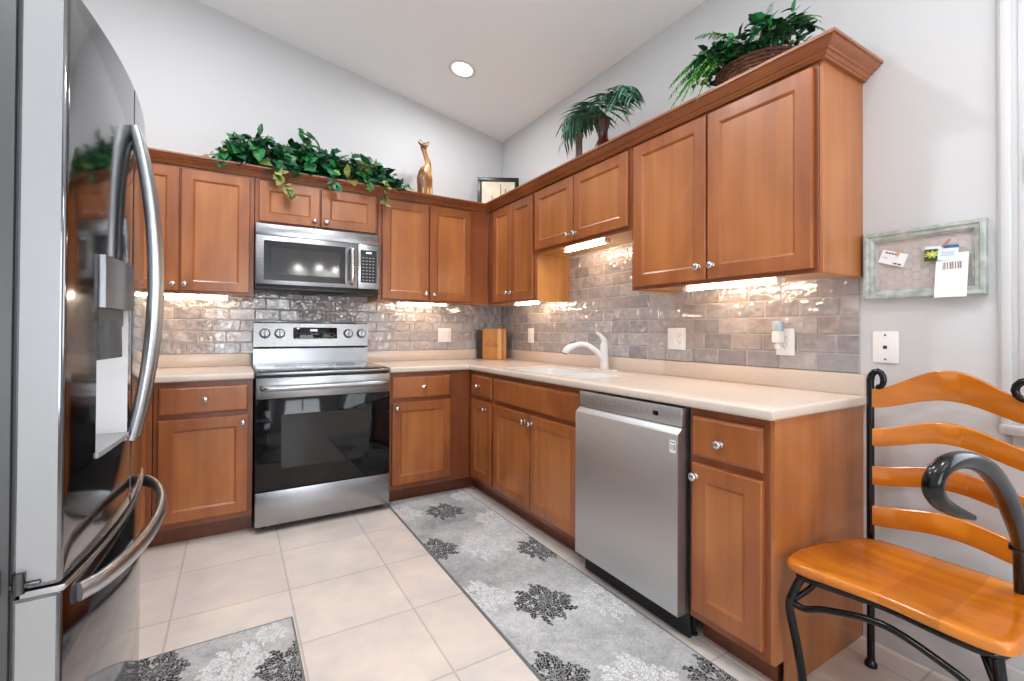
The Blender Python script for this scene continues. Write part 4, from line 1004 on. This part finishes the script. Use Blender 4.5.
for sx in (-.020, .022):
    bm = new(); tube(bm, [(sx*.7-.006, 0, .388), (sx*1.2-.006, .004, .412), (sx*1.7-.006, .004, .426)], [.009, .010, .003], 8, smooth=3); obj('ear', bm, M['carved'], t, 60)
bm = new()
for x in (-.028, .006, .034): tube(bm, [(x, -.0435+abs(x)*.28, .01), (x, -.0440+abs(x)*.28, .07), (x, -.038+abs(x)*.28, .12)], [.004, .005, .001], 8, smooth=3)
obj('leg_carving', bm, M['carvedlight'], bd, 60, label='pale carved leg lines')
# photo frame
t = thing('picture_frame', 'small black framed beige picture standing in the corner on the cabinets', 'picture frame', (-.22, -.315, TOP), R(-28))
M['blackpaint'] = mat('black_frame_paint', (18, 18, 19), .35)
tilt = Matrix.Rotation(R(-10), 4, 'X')
bm = new(); fw_, fh_ = .172, .30
for a, b, c, d in ((-fw_, fw_, 0, .035), (-fw_, fw_, fh_-.035, fh_), (-fw_, -fw_+.035, .035, fh_-.035), (fw_-.035, fw_, .035, fh_-.035)): box(bm, a, b, -.012, .012, c, d, .003)
bm.transform(tilt); obj('frame', bm, M['blackpaint'], t)
bm = new(); box(bm, -fw_+.034, fw_-.034, -.004, .004, .034, fh_-.034); bm.transform(tilt); ph = obj('picture', bm, mat('beige_print', (220, 208, 186), .5, mottle=((14, 14, 14), (196, 182, 160), 3)), t)
bm = new()
for x, a, b in ((.02, .10, .24), (-.05, .07, .13), (.06, .08, .2)): box(bm, x-.004, x+.004, -.0048, -.0041, a, b)
bm.transform(tilt); obj('drawn_lines', bm, mat('ink', (120, 104, 86), .6), ph)
bm = new(); obox(bm, Matrix.Translation((0, .084, .10)) @ Matrix.Rotation(R(13), 4, 'X'), .06, .005, .20); obj('easel_back', bm, M['blackpaint'], t)

# fronds
def frond(lv, st, base_, tip, lift, n_, ln, shape, O, col, width_fall=.5, droop=.25, both=True, r=.002, hang=-.15):
    a, b = Vector(base_), Vector(tip); mid = (a+b)/2+Vector((0, 0, lift)); P = [a*(1-u)**2+mid*2*u*(1-u)+b*u*u for u in [k/16 for k in range(17)]]
    sb = new(); tube(sb, [p-O for p in P], [r*(1-.7*k/16) for k in range(17)], 5); obj('frond_stem', sb, st, t, 50)
    for i in range(n_):
        u = .12+.88*(i+.5)/n_; k = min(int(u*16), 15); p = P[k].lerp(P[k+1], u*16-k); tg = (P[k+1]-P[k]).normalized()
        sd = tg.cross(Vector((0, 0, 1)));
        if sd.length < .05: sd = Vector((1, 0, 0))
        sd.normalize(); L_ = ln*(1-width_fall*abs(2*u-.8)**1.5)
        for s2 in (1, -1):
            d = sd*s2*.9+tg*.55+Vector((rnd.gauss(0, .08), rnd.gauss(0, .08), hang+rnd.gauss(0, .1)))
            c = col(); lv.add(p-O, d, Vector((0, 0, 1)), L_*rnd.uniform(.85, 1.1), shape, c, .15, droop)
# palm in a red vase
VX, VY = -.25, -1.615
t = thing('potted_palm', 'green palm fronds in a dark red vase on the cabinet above the sink', 'plant', (VX, VY, TOP)); O = Vector((VX, VY, TOP))
M['redglaze'] = mat('dark_red_glaze', (84, 30, 24), .25, mottle=((20, 20, 20), (52, 20, 18), 4))
bm = new(); lathe(bm, [(.034, .0005), (.05, .02), (.056, .06), (.045, .10), (.027, .135), (.026, .175), (.040, .225), (.042, .24), (.032, .237), (.022, .2)], seg=24); obj('vase', bm, M['redglaze'], t, 60)
lv = Leaves(); st = mat('palm_stem', (70, 92, 48), .6)
def palmg(): return lin(rnd.choice([(44, 92, 66), (64, 118, 92), (30, 66, 48), (88, 140, 118), (50, 100, 58)]))
B = (VX, VY, TOP+.23)
for tip, lift in (((-.30, -1.90, TOP+.24), .26), ((-.34, -1.86, TOP+.16), .30), ((-.22, -1.84, TOP+.34), .16), ((-.34, -1.33, TOP+.28), .20), ((-.30, -1.30, TOP+.20), .26), ((-.22, -1.36, TOP+.33), .16), ((-.24, -1.46, TOP+.42), .06), ((-.38, -1.42, TOP+.22), .22), ((-.38, -1.74, TOP+.28), .16)):
    frond(lv, st, B, tip, lift, 17, .165, BLADE, O, palmg, .3, .3, hang=-.42)
lv.build('leaves', t)
# small trunk-like vase beside it
t = thing('vase', 'slim brown bud vase left of the red palm vase on the cabinets', 'vase', (-.25, -1.395, TOP))
bm = new(); lathe(bm, [(.026, .0005), (.026, .03), (.021, .12), (.021, .205), (.028, .225), (.028, .24), (.018, .236), (.016, .2)], seg=20); obj('body', bm, mat('brown_bark', (118, 104, 88), .7, mottle=((30, 30, 12), (84, 66, 52), 5)), t, 60)
# fern in a basket
BX, BY = -.215, -2.50
t = thing('fern_basket', 'bushy green fern and ivy in a brown woven basket above the large end cabinet', 'plant', (BX, BY, TOP)); O = Vector((BX, BY, TOP))
M['wicker'] = mat('woven_wicker', (112, 66, 42), .7, mottle=((60, 60, 90), (66, 38, 26), 3))
bm = new()
for k in range(9):
    z = .008+k*.0145; r0 = .092+.0028*k
    pts = [(r0*1.0*cos(a)+.003*(1 if (i+k) % 2 else -1)*cos(a), 1.35*r0*sin(a), z) for i, a in enumerate([2*pi*j/40 for j in range(41)])]
    tube(bm, pts, .0075, 6)
bm2 = [bm.verts.new((.088*cos(a), 1.45*.088*sin(a), .006)) for a in [2*pi*j/24 for j in range(24)]]; bm.faces.new(bm2)
obj('basket', bm, M['wicker'], t, 60)
bm = new(); tube(bm, [Vector((0, .155*cos(a), .12+.10*sin(a))) for a in [pi*k/14 for k in range(15)]], .006, 8); obj('basket_handle', bm, M['wicker'], t, 50)
lv = Leaves(); st = mat('fern_stem', (78, 104, 50), .6)
def ferng(): return lin(rnd.choice([(54, 132, 56), (76, 154, 72), (44, 112, 52), (108, 176, 94), (140, 194, 112)]))
B = (BX, BY, TOP+.14)
for tip, lift, n_, ln in (((-.44, -2.26, TOP+.0), .22, 30, .06), ((-.43, -2.24, TOP+.10), .2, 30, .055), ((-.42, -2.38, TOP-.01), .24, 28, .055), ((-.36, -2.665, TOP+.25), .06, 26, .028), ((-.36, -2.325, TOP+.30), .12, 26, .04), ((-.36, -2.31, TOP+.19), .16, 28, .045), ((-.36, -2.21, TOP+.16), .18, 28, .05),
        ((-.41, -2.22, TOP+.06), .22, 28, .055), ((-.43, -2.30, TOP+.0), .24, 28, .055), ((-.43, -2.36, TOP+.02), .22, 28, .055), ((-.42, -2.27, TOP+.03), .24, 28, .055), ((-.36, -2.83, TOP+.10), .14, 30, .04), ((-.30, -2.80, TOP+.12), .18, 26, .04), ((-.32, -2.74, TOP+.14), .14, 24, .04), ((-.14, -2.74, TOP+.18), .16, 24, .045), ((-.40, -2.43, TOP+.10), .18, 24, .05), ((-.36, -2.40, TOP+.20), .12, 24, .045), ((-.40, -2.34, TOP+.10), .2, 28, .055)):
    frond(lv, st, B, tip, lift, n_, ln, LANCE, O, ferng, .5, .15)
for i in range(420):
    a = rnd.uniform(0, 2*pi); rr = rnd.random()**.5; p = Vector((-.04+.14*rr*cos(a), .25*rr*sin(a), .145+.13*rnd.random()*(1-.5*rr)))
    lv.add(p, Vector((rnd.gauss(-.4, .6), rnd.gauss(0, .7), rnd.gauss(.0, .5))), Vector((-.5, 0, 1)), rnd.uniform(.03, .055), IVY if rnd.random() < .6 else OVAL, green(rnd, .08))
lv.build('leaves', t)

# ------------------------------------------------------------------ recessed ceiling lights
SL = math.atan(CSL)
proto = None
lab = ['round recessed ceiling light glowing above the corner cabinets', 'round recessed ceiling light over the middle of the floor', 'round recessed ceiling light above the refrigerator side', 'round recessed ceiling light near the rear left', 'round recessed ceiling light near the rear right']
for (x, y), lb in zip(RECESSED, lab):
    if proto is None:
        t = thing('recessed_light', lb, 'light', (0, 0, 0), 0, 'recessed ceiling lights')
        bm = new(); lathe(bm, [(.098, -.0005), (.098, -.004), (.09, -.009), (.074, -.006), (.070, -.0005)], seg=36, cap=False); obj('trim_ring', bm, M['white'], t, 60)
        bm = new(); lathe(bm, [(.068, -.0008), (.068, -.004), (.04, -.008), (.002, -.009)], seg=32); obj('lens', bm, M['lens'], t, 60)
        proto = t
    else: t = copy_tree(proto)
    t['label'] = lb; t.location = (x, y, ceil_z(x)); t.rotation_euler = (0, SL, 0)

# ------------------------------------------------------------------ chandelier behind the viewpoint (seen mirrored in the microwave)
HX, HY, HZ = -1.02, -4.75, 1.90
t = thing('chandelier', 'dining chandelier with white bell shades mirrored in the microwave window', 'chandelier', (HX, HY, HZ))
bm = new(); tube(bm, [(0, 0, .02), (0, 0, ceil_z(HX)-HZ-.001)], .008, 8); lathe(bm, [(.01, -.02), (.04, 0), (.045, .06), (.02, .12), (.01, .16)], seg=20); obj('stem', bm, M['darkgrey'], t)
M['shade'] = mat('lit_glass_shade', (255, 248, 238), .4, emit=(1, .96, .9), estr=7)
for k in range(5):
    a = 2*pi*k/5+.3; d = Vector((cos(a), sin(a), 0))
    bm = new(); tube(bm, [d*.03+Vector((0, 0, .03)), d*.14+Vector((0, 0, -.03)), d*.24+Vector((0, 0, .0)), d*.28+Vector((0, 0, .03))], .007, 8, smooth=5); obj('arm', bm, M['darkgrey'], t, 50)
    bm = new(); lathe(bm, [(.025, .03), (.04, .035), (.065, .07), (.10, .13), (.118, .145)], Matrix.Translation(d*.28), 24, cap=False); sh = obj('shade', bm, M['shade'], t, 60)
    l = bpy.data.lights.new('chandelier_lamp', 'POINT'); l.energy = 3; l.color = (1, .95, .88); l.shadow_soft_size = .03
    lo = bpy.data.objects.new('chandelier_lamp', l); COL.objects.link(lo); lo.location = Vector((HX, HY, HZ+.18))+d*.28
